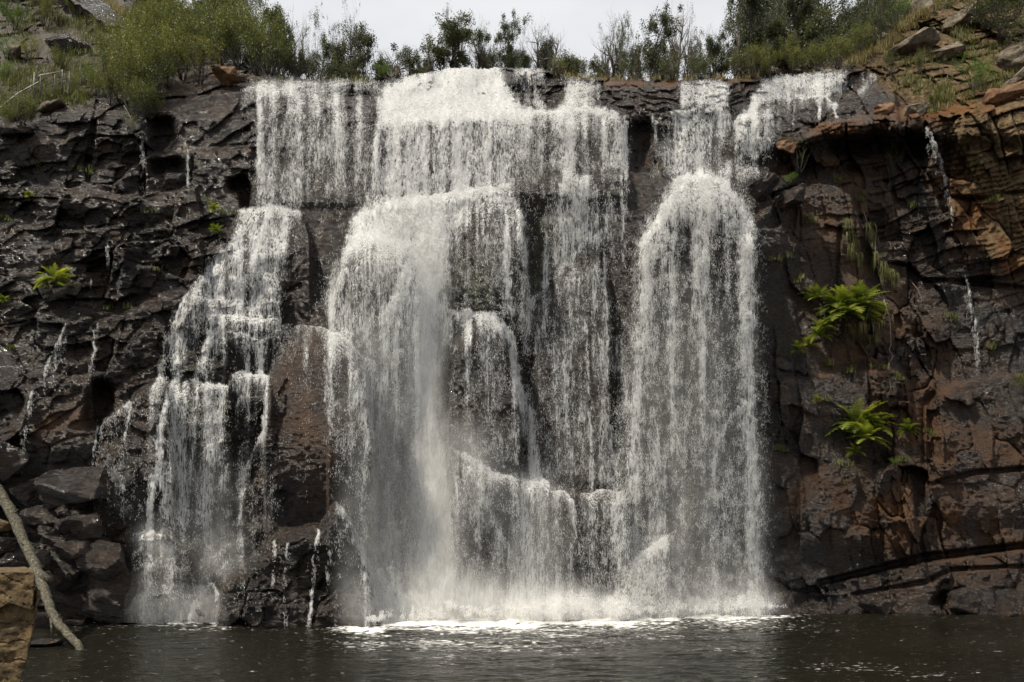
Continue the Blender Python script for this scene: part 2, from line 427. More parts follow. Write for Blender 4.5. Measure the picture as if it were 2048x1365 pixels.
def rock_material(name, stops, roughs, bump=0.35, masks_on=False, scale=1.0):
    m, nt, out = new_mat(name)
    P = N(nt, 'ShaderNodeBsdfPrincipled'); nt.links.new(P.outputs[0], out.inputs[0])
    v = texco(nt)
    n1 = tex_noise(nt, v, .55 * scale, 6, .62)
    n2 = tex_noise(nt, v, 3.5 * scale, 6, .65)
    n3 = tex_noise(nt, v, 1.0 * scale, 5, .6, mapping=(1.4, 1.4, 4.5))
    col = ramp(nt, n1, stops)
    col = mixc(nt, .75, col, ramp(nt, n2, [(.34, (.32, .30, .29)), (.5, (.95, .95, .95)), (.66, (1.75, 1.65, 1.55))]), 'MULTIPLY')
    rg = ramp(nt, n3, [(.35, (roughs[0],) * 3), (.62, (roughs[1],) * 3)])
    if masks_on:
        a = N(nt, 'ShaderNodeAttribute', attribute_name='masks')
        sp = N(nt, 'ShaderNodeSeparateColor'); nt.links.new(a.outputs['Color'], sp.inputs[0])
        R, G, B = sp.outputs
        n4 = tex_noise(nt, v, 1.6, 6, .7)
        dryc = ramp(nt, n2, [(.3, (.045, .030, .016)), (.5, (.135, .092, .048)), (.7, (.25, .185, .11))])
        gm = math_n(nt, 'MULTIPLY', G, ramp(nt, n4, [(.3, (.35,) * 3), (.5, (1,) * 3)]), True)
        col = mixc(nt, gm, col, dryc)
        rc = ramp(nt, n4, [(.3, (.06, .022, .008)), (.5, (.14, .060, .020)), (.7, (.20, .105, .042))])
        col = mixc(nt, R, col, rc)
        mc = ramp(nt, n2, [(.35, (.02, .03, .006)), (.65, (.09, .11, .022))])
        mf = math_n(nt, 'MULTIPLY', B, ramp(nt, n4, [(.38, (.2,) * 3), (.55, (1.2,) * 3)]), True)
        col = mixc(nt, mf, col, mc)
        dr = math_n(nt, 'MAXIMUM', math_n(nt, 'MULTIPLY', G, 1.3, True), math_n(nt, 'MULTIPLY', R, 1.0, True))
        rg = mixc(nt, dr, rg, (.85, .85, .85))
        sl = math_n(nt, 'SUBTRACT', .58, math_n(nt, 'MULTIPLY', dr, .42))
        nt.links.new(sl, P.inputs['Specular IOR Level'])
        wf = math_n(nt, 'MULTIPLY', math_n(nt, 'SUBTRACT', 1.0, a.outputs['Alpha']), .62, True)
        col = mixc(nt, wf, col, (.012, .009, .006))
        rg = mixc(nt, wf, rg, (.25, .25, .25))
    nt.links.new(col, P.inputs['Base Color']); nt.links.new(rg, P.inputs['Roughness'])
    b1 = tex_noise(nt, v, 5 * scale, 8, .7, mapping=(1, 1, 1.8))
    b2 = tex_noise(nt, v, 22 * scale, 3, .6, mapping=(1, 1, 1.3))
    bs = math_n(nt, 'ADD', b1, math_n(nt, 'MULTIPLY', b2, .22))
    bp = N(nt, 'ShaderNodeBump'); bp.inputs['Strength'].default_value = bump; bp.inputs['Distance'].default_value = .25
    nt.links.new(bs, bp.inputs['Height']); nt.links.new(bp.outputs[0], P.inputs['Normal'])
    return m

M = {}
wet_stops = [(.30, (.004, .0025, .0016)), (.46, (.0135, .0080, .0046)), (.6, (.028, .0158, .0082)), (.75, (.060, .0320, .0140))]
M['cliff'] = rock_material('cliff_rock', wet_stops, (.06, .36), .85, True)
M['boulder'] = rock_material('wet_boulder', [(.3, (.010, .008, .007)), (.5, (.022, .018, .016)), (.7, (.038, .030, .025))], (.3, .62), .7, scale=2)
M['ochre'] = rock_material('ochre_rock', [(.3, (.04, .024, .009)), (.5, (.095, .060, .022)), (.7, (.18, .125, .052))], (.8, .95), .35, scale=3)
M['tan'] = rock_material('tan_rock', [(.3, (.045, .034, .022)), (.5, (.11, .088, .06)), (.7, (.2, .17, .125))], (.8, .95), .4, scale=1.5)
M['rustrock'] = rock_material('rust_rock', [(.3, (.05, .022, .010)), (.5, (.13, .062, .026)), (.7, (.19, .11, .05))], (.7, .95), .4, scale=1.5)

def film_material():
    m, nt, out = new_mat('falling_water')
    v = texco(nt)
    a = N(nt, 'ShaderNodeAttribute', attribute_name='dens').outputs['Fac']
    n = tex_noise(nt, v, 1.0, 4, .62, mapping=(10.5, 10.5, 4.0), dist=.3)
    th = tex_noise(nt, v, 1.0, 3, .6, mapping=(12, 12, .85), dist=.5)
    n2 = tex_noise(nt, v, 1.0, 2, .5, mapping=(1.8, 1.8, .5))
    x = math_n(nt, 'MULTIPLY', math_n(nt, 'SUBTRACT', n, .5), 2.7)
    xt = math_n(nt, 'MULTIPLY', math_n(nt, 'SUBTRACT', th, .5), 3.9)
    x2 = math_n(nt, 'MULTIPLY', math_n(nt, 'SUBTRACT', n2, .5), 1.4)
    d = math_n(nt, 'SUBTRACT', math_n(nt, 'MULTIPLY', a, 1.6), .40)
    hi = math_n(nt, 'ADD', math_n(nt, 'ADD', math_n(nt, 'ADD', x, xt), x2), d, True)
    hi = math_n(nt, 'MULTIPLY', hi, math_n(nt, 'MULTIPLY', a, 3.5, True))
    ve = math_n(nt, 'MULTIPLY', math_n(nt, 'MULTIPLY', a, .9), math_n(nt, 'ADD', .55, math_n(nt, 'MULTIPLY', math_n(nt, 'SUBTRACT', th, .5), 3.0), True))
    al = math_n(nt, 'SUBTRACT', 1.0, math_n(nt, 'MULTIPLY', math_n(nt, 'SUBTRACT', 1.0, math_n(nt, 'MULTIPLY', hi, .93)), math_n(nt, 'SUBTRACT', 1.0, ve)), True)
    D = N(nt, 'ShaderNodeBsdfPrincipled'); D.inputs['Base Color'].default_value = (.94, .94, .93, 1); D.inputs['Roughness'].default_value = .45
    T = N(nt, 'ShaderNodeBsdfTranslucent'); T.inputs['Color'].default_value = (.93, .92, .89, 1)
    b = N(nt, 'ShaderNodeBump'); b.inputs['Strength'].default_value = .6; b.inputs['Distance'].default_value = .08
    nt.links.new(n, b.inputs['Height']); nt.links.new(b.outputs[0], D.inputs['Normal'])
    w = N(nt, 'ShaderNodeMixShader'); w.inputs[0].default_value = .45
    nt.links.new(D.outputs[0], w.inputs[1]); nt.links.new(T.outputs[0], w.inputs[2])
    tr = N(nt, 'ShaderNodeBsdfTransparent')
    mx = N(nt, 'ShaderNodeMixShader'); nt.links.new(al, mx.inputs[0])
    nt.links.new(tr.outputs[0], mx.inputs[1]); nt.links.new(w.outputs[0], mx.inputs[2])
    nt.links.new(mx.outputs[0], out.inputs[0])
    return m
M['film'] = film_material()

def mist_material():
    m, nt, out = new_mat('water_mist')
    v = texco(nt)
    a = N(nt, 'ShaderNodeAttribute', attribute_name='dens').outputs['Fac']
    n = tex_noise(nt, v, 1.0, 5, .7, mapping=(1.1, 1.1, .3), dist=.6)
    n3 = tex_noise(nt, v, 1.0, 3, .6, mapping=(9, 9, 2.0))
    al = math_n(nt, 'MULTIPLY', a, ramp(nt, n, [(.3, (.2,) * 3), (.65, (1,) * 3)]))
    al = math_n(nt, 'MULTIPLY', al, ramp(nt, n3, [(.3, (.55,) * 3), (.65, (1,) * 3)]), True)
    D = N(nt, 'ShaderNodeBsdfDiffuse'); D.inputs['Color'].default_value = (.93, .92, .89, 1)
    T = N(nt, 'ShaderNodeBsdfTranslucent'); T.inputs['Color'].default_value = (.93, .92, .89, 1)
    w = N(nt, 'ShaderNodeMixShader'); w.inputs[0].default_value = .5
    nt.links.new(D.outputs[0], w.inputs[1]); nt.links.new(T.outputs[0], w.inputs[2])
    tr = N(nt, 'ShaderNodeBsdfTransparent')
    mx = N(nt, 'ShaderNodeMixShader'); nt.links.new(al, mx.inputs[0])
    nt.links.new(tr.outputs[0], mx.inputs[1]); nt.links.new(w.outputs[0], mx.inputs[2])
    nt.links.new(mx.outputs[0], out.inputs[0])
    return m
M['mist'] = mist_material()

m, nt, out = new_mat('water_drops')
D = N(nt, 'ShaderNodeBsdfPrincipled'); D.inputs['Base Color'].default_value = (.95, .95, .94, 1); D.inputs['Roughness'].default_value = .3
T = N(nt, 'ShaderNodeBsdfTranslucent'); T.inputs['Color'].default_value = (.95, .95, .94, 1)
w = N(nt, 'ShaderNodeMixShader'); w.inputs[0].default_value = .5
nt.links.new(D.outputs[0], w.inputs[1]); nt.links.new(T.outputs[0], w.inputs[2]); nt.links.new(w.outputs[0], out.inputs[0])
M['drop'] = m

def leaf_mat(name, c0, c1, c2, trans=.4, rough=.5):
    m, nt, out = new_mat(name)
    v = texco(nt)
    n = tex_noise(nt, v, 2.2, 3, .6)
    a = N(nt, 'ShaderNodeAttribute', attribute_name='tint').outputs['Fac']
    oi = N(nt, 'ShaderNodeObjectInfo').outputs['Random']
    f = math_n(nt, 'ADD', math_n(nt, 'MULTIPLY', n, .5), math_n(nt, 'MULTIPLY', a, .5))
    f = math_n(nt, 'ADD', f, math_n(nt, 'MULTIPLY', math_n(nt, 'SUBTRACT', oi, .5), .25), True)
    col = ramp(nt, f, [(.2, c0), (.5, c1), (.85, c2)])
    D = N(nt, 'ShaderNodeBsdfPrincipled'); D.inputs['Roughness'].default_value = rough
    nt.links.new(col, D.inputs['Base Color'])
    T = N(nt, 'ShaderNodeBsdfTranslucent')
    nt.links.new(mixc(nt, 1.0, col, (1.2, 1.2, .7), 'MULTIPLY'), T.inputs['Color'])
    w = N(nt, 'ShaderNodeMixShader'); w.inputs[0].default_value = trans
    nt.links.new(D.outputs[0], w.inputs[1]); nt.links.new(T.outputs[0], w.inputs[2]); nt.links.new(w.outputs[0], out.inputs[0])
    return m
M['gum'] = leaf_mat('gum_leaves', (.030, .038, .018), (.065, .075, .035), (.12, .125, .06))
M['olive'] = leaf_mat('shrub_leaves', (.030, .042, .008), (.095, .110, .018), (.21, .20, .040))
M['bright'] = leaf_mat('bright_leaves', (.035, .07, .010), (.08, .14, .018), (.16, .23, .03), .5)
M['fern'] = leaf_mat('fern_fronds', (.05, .075, .012), (.15, .19, .026), (.36, .38, .06), .5, .4)
M['drygrass'] = leaf_mat('dry_grass', (.10, .085, .035), (.24, .19, .08), (.38, .31, .15), .4, .7)
M['greengrass'] = leaf_mat('green_grass', (.05, .06, .015), (.10, .11, .025), (.2, .19, .06), .4, .6)

def bark_mat(name, stops, bump=.4, sc_=6):
    m, nt, out = new_mat(name)
    P = N(nt, 'ShaderNodeBsdfPrincipled'); P.inputs['Roughness'].default_value = .85
    v = texco(nt); n = tex_noise(nt, v, sc_, 7, .72, mapping=(1, 1, .35) if name != 'lichened_log' else (1, 1, .8))
    nt.links.new(ramp(nt, n, stops), P.inputs['Base Color'])
    b = N(nt, 'ShaderNodeBump'); b.inputs['Strength'].default_value = bump; b.inputs['Distance'].default_value = .05
    nt.links.new(n, b.inputs['Height']); nt.links.new(b.outputs[0], P.inputs['Normal']); nt.links.new(P.outputs[0], out.inputs[0])
    return m
M['bark'] = bark_mat('dark_bark', [(.3, (.02, .016, .013)), (.6, (.055, .045, .036)), (.8, (.11, .095, .08))])
M['palebark'] = bark_mat('pale_bark', [(.3, (.09, .075, .06)), (.6, (.2, .175, .15)), (.8, (.32, .29, .25))])
M['log'] = bark_mat('lichened_log', [(.38, (.012, .010, .007)), (.48, (.045, .038, .022)), (.56, (.09, .08, .048)), (.66, (.24, .22, .15))], .7, 11)
m, nt, out = new_mat('galvanised_steel')
P = N(nt, 'ShaderNodeBsdfPrincipled'); P.inputs['Metallic'].default_value = .7; P.inputs['Roughness'].default_value = .5
nt.links.new(ramp(nt, tex_noise(nt, texco(nt), 8), [(.3, (.10, .095, .088)), (.7, (.19, .18, .17))]), P.inputs['Base Color'])
nt.links.new(P.outputs[0], out.inputs[0]); M['steel'] = m

# ------------------------------------------------------------------ cliff
def grid_faces(mask=None):
    idx = np.arange(NV * NU).reshape(NV, NU)
    q = np.stack([idx[:-1, :-1], idx[1:, :-1], idx[1:, 1:], idx[:-1, 1:]], -1)
    if mask is not None: q = q[mask]
    return q.reshape(-1, 4)
cl = np_mesh('cliff', np.stack([Xc, Yc, Zc], -1).reshape(-1, 3), grid_faces(), M['cliff'], smooth=False,
             attrs={'masks': ('FLOAT_COLOR', masks.reshape(-1, 4))})
tag(cl, kind='structure')

# ------------------------------------------------------------------ water
def streams(items, seed=0, streak=.85, thin=False):
    D = np.zeros_like(S)
    for it in items:
        if it[0] == 's': stroke(D, [(u_, v_, r_ * (.62 if r_ < 7 else .9), a_ * (1.1 if r_ < 7 else 1)) for u_, v_, r_, a_ in it[1]], soft=.8)
        else:
            mk = polym(it[1], it[3] if len(it) > 3 else 8) * it[2]
            D = np.maximum(D, mk)
    wu = fbm(UU / 26, VV / 26, 240 + seed, 3) * (6 if not thin else 4) + (vnoise(UU / 7, VV / 7, 250 + seed) - .5) * 5
    wv = fbm(UU / 24, VV / 24, 244 + seed, 3) * (7 if not thin else 3) + (vnoise(UU / 6, VV / 6, 252 + seed) - .5) * 4
    gi = np.clip((UU + wu - U0) / ST, 0, NU - 1.001); gj = np.clip((VV + wv - V0) / ST, 0, NV - 1.001)
    i0 = gi.astype(int); j0 = gj.astype(int); fi = gi - i0; fj = gj - j0
    D = (D[j0, i0] * (1 - fi) + D[j0, i0 + 1] * fi) * (1 - fj) + (D[j0 + 1, i0] * (1 - fi) + D[j0 + 1, i0 + 1] * fi) * fj
    dec = .90 + .085 * np.clip(vnoise(us / 4.3, us * 0 + seed, 251) * .6 + vnoise(us / 11., us * 0 + seed, 253) * .6, 0, 1)
    if thin: dec = dec * .93
    if seed == 6: dec = dec * .9
    if seed == 4: dec = dec * .96
    Df = D.copy()
    for j in range(1, NV): Df[j] = np.maximum(D[j], Df[j - 1] * dec)
    D = np.maximum(D, Df * .8)
    if thin: D = D * .72 * np.clip(.5 + 1.3 * vnoise(UU / 5, VV / 9, 255 + seed), 0, 1.15)
    k = fbm(UU / 13, VV / 260, 200 + seed, 4, .6)
    k2 = fbm(UU / 40, VV / 60, 230 + seed, 3, .6)
    D = D * np.clip(1 + streak * (.75 if seed == 5 else 1) * (k * 1.0 + k2 * .5) * np.clip(1.25 - D, 0, 1) * 1.6, 0, 2)
    raw = np.clip(D, 0, 1.1)
    er = vnoise(UU / 7, VV / 11, 260 + seed) * .6 + vnoise(UU / 22, VV / 34, 270 + seed) * .4
    D = D - np.clip(1.05 - D, 0, 1) * er * (.6 if thin else .26)
    return np.clip(D, 0, 1.1), raw

FALLS = {}
FALLS['left_veil'] = dict(lab='thin lacy veil of water falling over the upper tier left of the main fall', cat='waterfall', seed=1, off=.25, items=[
    ('p', [(495, 172), (560, 160), (700, 158), (760, 165), (760, 200), (745, 300), (735, 385), (640, 405), (512, 415), (512, 230)], .29, 8),
    ('p', [(480, 180), (520, 164), (600, 158), (640, 164), (640, 200), (520, 200)], .62, 8),
    ('p', [(655, 160), (760, 158), (765, 185), (740, 182), (655, 180)], .55, 6),
    ('s', [(522, 195, 8, .7), (520, 300, 8, .6), (518, 410, 7, .35)]),
    ('s', [(600, 190, 12, .55), (602, 300, 12, .5), (600, 400, 12, .3)]),
    ('s', [(580, 190, 6, .55), (560, 300, 6, .5)]),
    ('s', [(672, 195, 12, .65), (680, 300, 11, .5), (672, 390, 10, .35)]),
    ('s', [(720, 195, 12, .6), (722, 300, 11, .5), (715, 385, 10, .3)]),
    ('s', [(635, 195, 8, .55), (640, 300, 7, .4)])])
FALLS['main_fall'] = dict(lab='broad white main fall pouring over the highest lip and crashing to the pool', cat='waterfall', seed=2, off=.3, items=[
    ('p', [(762, 175), (800, 160), (860, 148), (900, 133), (1002, 136), (1008, 165), (1030, 200), (1060, 222), (1070, 245), (755, 250), (756, 200)], 1.08, 6),
    ('p', [(756, 240), (1070, 240), (1040, 360), (1020, 378), (900, 390), (738, 402), (745, 300)], .58, 8),
    ('s', [(790, 240, 24, .9), (780, 330, 22, .85), (765, 400, 22, .8)]),
    ('s', [(850, 240, 16, .9), (850, 380, 14, .72)]),
    ('s', [(920, 240, 14, .85), (915, 380, 14, .75)]),
    ('s', [(760, 250, 10, .7), (742, 400, 8, .6)]),
    ('s', [(1015, 374, 8, .8), (930, 386, 10, 1), (820, 400, 12, 1.05), (740, 425, 12, 1.05), (715, 445, 8, .8)]),
    ('p', [(740, 402), (1028, 368), (1036, 380), (960, 394), (930, 420), (915, 470), (905, 560), (870, 600), (830, 545), (790, 500), (700, 470), (712, 440)], .86, 10),
    ('s', [(688, 520, 12, .8), (705, 485, 14, .9), (750, 470, 16, .95), (800, 485, 16, .95), (828, 520, 12, .9)]),
    ('p', [(668, 530), (700, 490), (800, 490), (840, 560), (835, 760), (830, 1235), (770, 1235), (740, 1000), (700, 800), (650, 650), (640, 600)], .30, 12),
    ('s', [(690, 540, 10, .6), (660, 620, 14, .6), (690, 670, 12, .5), (720, 800, 20, .45), (770, 980, 24, .5)]),
    ('s', [(820, 530, 16, .9), (795, 590, 18, .85), (770, 640, 18, .7), (775, 760, 20, .6)]),
    ('s', [(880, 440, 30, .95), (860, 540, 32, 1.0), (850, 620, 30, 1.0), (850, 760, 28, 1.05), (855, 900, 34, 1.05), (866, 1020, 40, 1.0), (872, 1130, 44, .95), (870, 1235, 54, .95)]),
    ('s', [(905, 470, 12, .7), (892, 600, 12, .6), (905, 700, 10, .5)]),
    ('s', [(560, 655, 2, .26), (625, 652, 3, .45), (675, 668, 5, .8), (705, 690, 6, .8), (735, 725, 5, .6), (752, 728, 3, .5)]),
    ('p', [(640, 660), (700, 690), (745, 740), (760, 1000), (770, 1230), (740, 1120), (700, 1030), (665, 900), (650, 760)], .24, 12),
    ('s', [(672, 1003, 6, .55), (700, 1040, 10, .6), (730, 1120, 14, .55), (775, 1180, 16, .7), (790, 1230, 16, .8)]),
    ('s', [(735, 1150, 8, .8), (760, 1142, 8, .8), (775, 1170, 8, .8)]),
    # the domed step right of the plume
    ('s', [(870, 612, 9, .7), (905, 622, 9, .8), (950, 632, 10, .95), (990, 640, 12, .95), (1015, 665, 12, .9), (1028, 720, 13, .8), (1045, 800, 16, .8), (1060, 860, 18, .75), (1068, 950, 16, .65)]),
    ('p', [(905, 640), (1000, 645), (1040, 780), (1060, 940), (960, 930), (905, 900), (890, 760)], .22, 12),
    ('s', [(945, 400, 8, .6), (990, 398, 10, .75), (1025, 405, 9, .7), (1042, 440, 8, .65), (1050, 520, 9, .5), (1050, 600, 12, .5), (1050, 660, 10, .5)]),
    ('p', [(925, 410), (1040, 410), (1060, 480), (1060, 640), (1000, 640), (960, 600), (930, 620), (915, 520)], .20, 10),
    ('s', [(1010, 420, 6, .55), (1015, 520, 9, .5), (1020, 620, 16, .55)]),
    ('s', [(915, 905, 10, .6), (955, 925, 8, .6), (985, 952, 8, .75), (1040, 958, 6, .75), (1100, 965, 6, .7)]),
    ('p', [(900, 900), (960, 930), (1000, 950), (1100, 962), (1150, 985), (1165, 1100), (1180, 1235), (880, 1235), (900, 1050)], .32, 14),
    ('s', [(1040, 960, 22, .65), (1050, 1080, 24, .6), (1060, 1180, 34, .65), (1060, 1235, 40, .7)]),
    ('s', [(940, 940, 10, .6), (985, 1030, 12, .55), (1020, 1110, 14, .5)]),
    ('p', [(760, 1190), (900, 1165), (1180, 1180), (1200, 1238), (760, 1240)], .75, 16)])
FALLS['upper_curtain'] = dict(lab='short beaded curtain dropping off the ledge just right of the main fall', cat='waterfall', seed=3, off=.25, items=[
    ('p', [(1030, 138), (1085, 138), (1092, 160), (1035, 162)], .6, 4),
    ('s', [(1060, 165, 8, .55), (1075, 200, 10, .6), (1090, 222, 10, .8)]),
    ('p', [(1130, 160), (1188, 160), (1192, 215), (1128, 222)], .78, 6),
    ('s', [(1195, 170, 6, .5), (1200, 220, 6, .5)]),
    ('s', [(1060, 228, 10, .95), (1130, 222, 12, 1.0), (1180, 220, 12, 1.0), (1235, 232, 8, .8)]),
    ('p', [(1040, 235), (1250, 232), (1254, 345), (1040, 345)], .40, 6),
    ('s', [(1250, 235, 4, .7), (1252, 345, 4, .6)]),
    ('s', [(1140, 240, 22, .62), (1140, 340, 20, .55)]),
    ('s', [(1085, 240, 10, .6), (1080, 340, 8, .4)])])
FALLS['middle_strands'] = dict(lab='fine strands and threads trickling down the dark middle wall between the two big falls', cat='waterfall', seed=4, off=.12, items=[
    ('p', [(1125, 350), (1185, 350), (1190, 390), (1180, 400), (1120, 390)], .5, 5),
    ('s', [(1120, 372, 4, .7), (1160, 390, 5, .8), (1195, 385, 5, .6)]),
    ('s', [(1150, 395, 14, .6), (1160, 440, 18, .55), (1180, 480, 20, .55)]),
    ('p', [(1100, 400), (1240, 400), (1250, 560), (1200, 500), (1130, 520), (1090, 600), (1066, 620), (1090, 500)], .42, 10),
    ('s', [(1215, 460, 14, .55), (1170, 490, 10, .5), (1120, 540, 9, .42), (1070, 600, 9, .45), (1052, 640, 9, .4), (1050, 700, 8, .35)]),
    ('s', [(1150, 480, 6, .5), (1100, 510, 5, .55), (1085, 545, 4, .4)]),
    ('s', [(1240, 355, 3, .6), (1248, 430, 4, .6), (1248, 520, 4, .6)]),
    ('p', [(1060, 600), (1130, 540), (1250, 500), (1250, 980), (1080, 950)], .29, 12),
    ('s', [(1205, 500, 2.5, .8), (1215, 700, 2.5, .75), (1222, 900, 2.5, .6), (1236, 1000, 2.5, .4)]),
    ('s', [(1168, 640, 2.2, .7), (1180, 800, 2.5, .8), (1185, 960, 2.5, .6)]),
    ('s', [(1140, 560, 2, .6), (1146, 760, 2, .5), (1135, 860, 2, .4)]),
    ('s', [(1190, 540, 2, .6), (1196, 700, 2, .5)]),
    ('s', [(1105, 600, 2, .5), (1112, 800, 2, .4)]),
    ('s', [(1230, 520, 2, .5), (1238, 760, 2, .4)]),
    ('s', [(1105, 985, 4, .6), (1130, 982, 5, .7), (1145, 1000, 4, .6), (1152, 1060, 4, .55), (1165, 1130, 4, .4)]),
    ('s', [(1160, 988, 2.5, .5), (1200, 984, 3, .6), (1245, 988, 3, .5)]),
    ('p', [(1150, 985), (1255, 985), (1260, 1235), (1175, 1235)], .26, 10)])
FALLS['right_fall'] = dict(lab='wide bell-shaped right fall spreading from a white hump down to the pool', cat='waterfall', seed=5, off=.6, items=[
    ('p', [(1345, 358), (1400, 348), (1445, 362), (1480, 395), (1508, 440), (1512, 480), (1440, 470), (1370, 440), (1300, 470), (1275, 480), (1310, 430)], .56, 14),
    ('s', [(1285, 490, 10, .8), (1322, 440, 14, .8), (1346, 400, 16, .8), (1368, 368, 14, .8)]),
    ('s', [(1352, 362, 9, .85), (1400, 352, 11, .9), (1446, 366, 10, .85)]),
    ('s', [(1410, 362, 26, .85), (1420, 400, 26, .8), (1400, 460, 24, .65)]),
    ('s', [(1446, 372, 14, .85), (1480, 410, 16, .85), (1498, 450, 14, .85)]),
    ('p', [(1272, 480), (1370, 430), (1440, 460), (1515, 460), (1524, 700), (1534, 1215), (1235, 1225), (1225, 900), (1255, 700)], .26, 10),
    ('s', [(1490, 450, 18, .85), (1492, 600, 17, .75), (1500, 800, 18, .65), (1506, 1000, 20, .6), (1510, 1215, 22, .55)]),
    ('s', [(1300, 500, 20, .65), (1290, 650, 22, .52), (1280, 800, 22, .5), (1265, 1000, 24, .42)]),
    ('s', [(1400, 440, 24, .65), (1400, 640, 20, .45), (1405, 800, 16, .38)]),
    ('s', [(1340, 470, 10, .6), (1345, 700, 10, .5), (1350, 900, 12, .45)]),
    ('s', [(1240, 820, 16, .4), (1240, 1000, 18, .4), (1245, 1215, 20, .4)]),
    ('s', [(1478, 812, 4, .65), (1455, 835, 3, .6), (1440, 880, 3, .55), (1425, 930, 2.5, .5)]),
    ('s', [(1345, 1060, 4, .8), (1322, 1085, 5, .8), (1295, 1100, 6, .8), (1270, 1120, 8, .4), (1245, 1180, 12, .3)]),
    ('p', [(1270, 1110), (1330, 1090), (1345, 1150), (1330, 1215), (1245, 1220)], .42, 8),
    ('p', [(1200, 1196), (1540, 1190), (1550, 1222), (1200, 1228)], .5, 8)])
FALLS['upper_right_cascade'] = dict(lab='stepped white cascade slanting down over dark boulders at the upper right', cat='waterfall', seed=6, off=.1, items=[
    ('p', [(1530, 155), (1600, 148), (1688, 139), (1692, 180), (1660, 190), (1600, 200), (1540, 205), (1505, 215), (1520, 180)], .86, 6),
    ('s', [(1520, 190, 12, .8), (1500, 225, 12, .8), (1480, 240, 12, .75)]),
    ('s', [(1600, 195, 6, .8), (1655, 190, 6, .85), (1670, 210, 5, .8), (1674, 236, 4, .6)]),
    ('s', [(1480, 240, 12, .6), (1470, 250, 8, .7), (1490, 290, 10, .65), (1510, 310, 10, .6)]),
    ('s', [(1505, 225, 10, .75), (1515, 260, 9, .8), (1525, 300, 9, .7)]),
    ('s', [(1640, 205, 3, .5), (1638, 240, 3, .4)]),
    ('s', [(1590, 205, 3, .5), (1588, 250, 2, .4)]),
    ('p', [(1362, 165), (1440, 160), (1462, 180), (1450, 215), (1360, 212)], .62, 6),
    ('p', [(1332, 226), (1430, 220), (1470, 226), (1462, 262), (1440, 300), (1425, 352), (1312, 350), (1326, 280)], .5, 10),
    ('p', [(1500, 214), (1562, 204), (1552, 250), (1545, 300), (1505, 322), (1462, 312), (1462, 262), (1478, 232)], .44, 10),
    ('p', [(1425, 318), (1500, 312), (1528, 330), (1510, 362), (1440, 366)], .3, 8),
    ('s', [(1395, 330, 12, .7), (1402, 362, 14, .9)]), ('s', [(1430, 215, 8, .8), (1400, 228, 10, .8), (1375, 260, 10, .6)]),
    ('s', [(1340, 226, 6, .85), (1400, 222, 7, .85), (1440, 215, 6, .7)]),
    ('s', [(1310, 232, 3, .5), (1312, 280, 3, .4)]),
    ('s', [(1395, 270, 10, .7), (1370, 300, 12, .5)]),
    ('s', [(1460, 330, 3, .5), (1456, 350, 4, .5)]), ('s', [(1510, 320, 3, .5), (1518, 350, 3, .5)]),
    ('s', [(1480, 318, 8, .5), (1450, 330, 8, .4)]),
    ('s', [(1725, 150, 3, .5), (1730, 165, 3, .4)]), ('s', [(1745, 155, 8, .5), (1735, 175, 8, .5), (1720, 185, 6, .4)])])
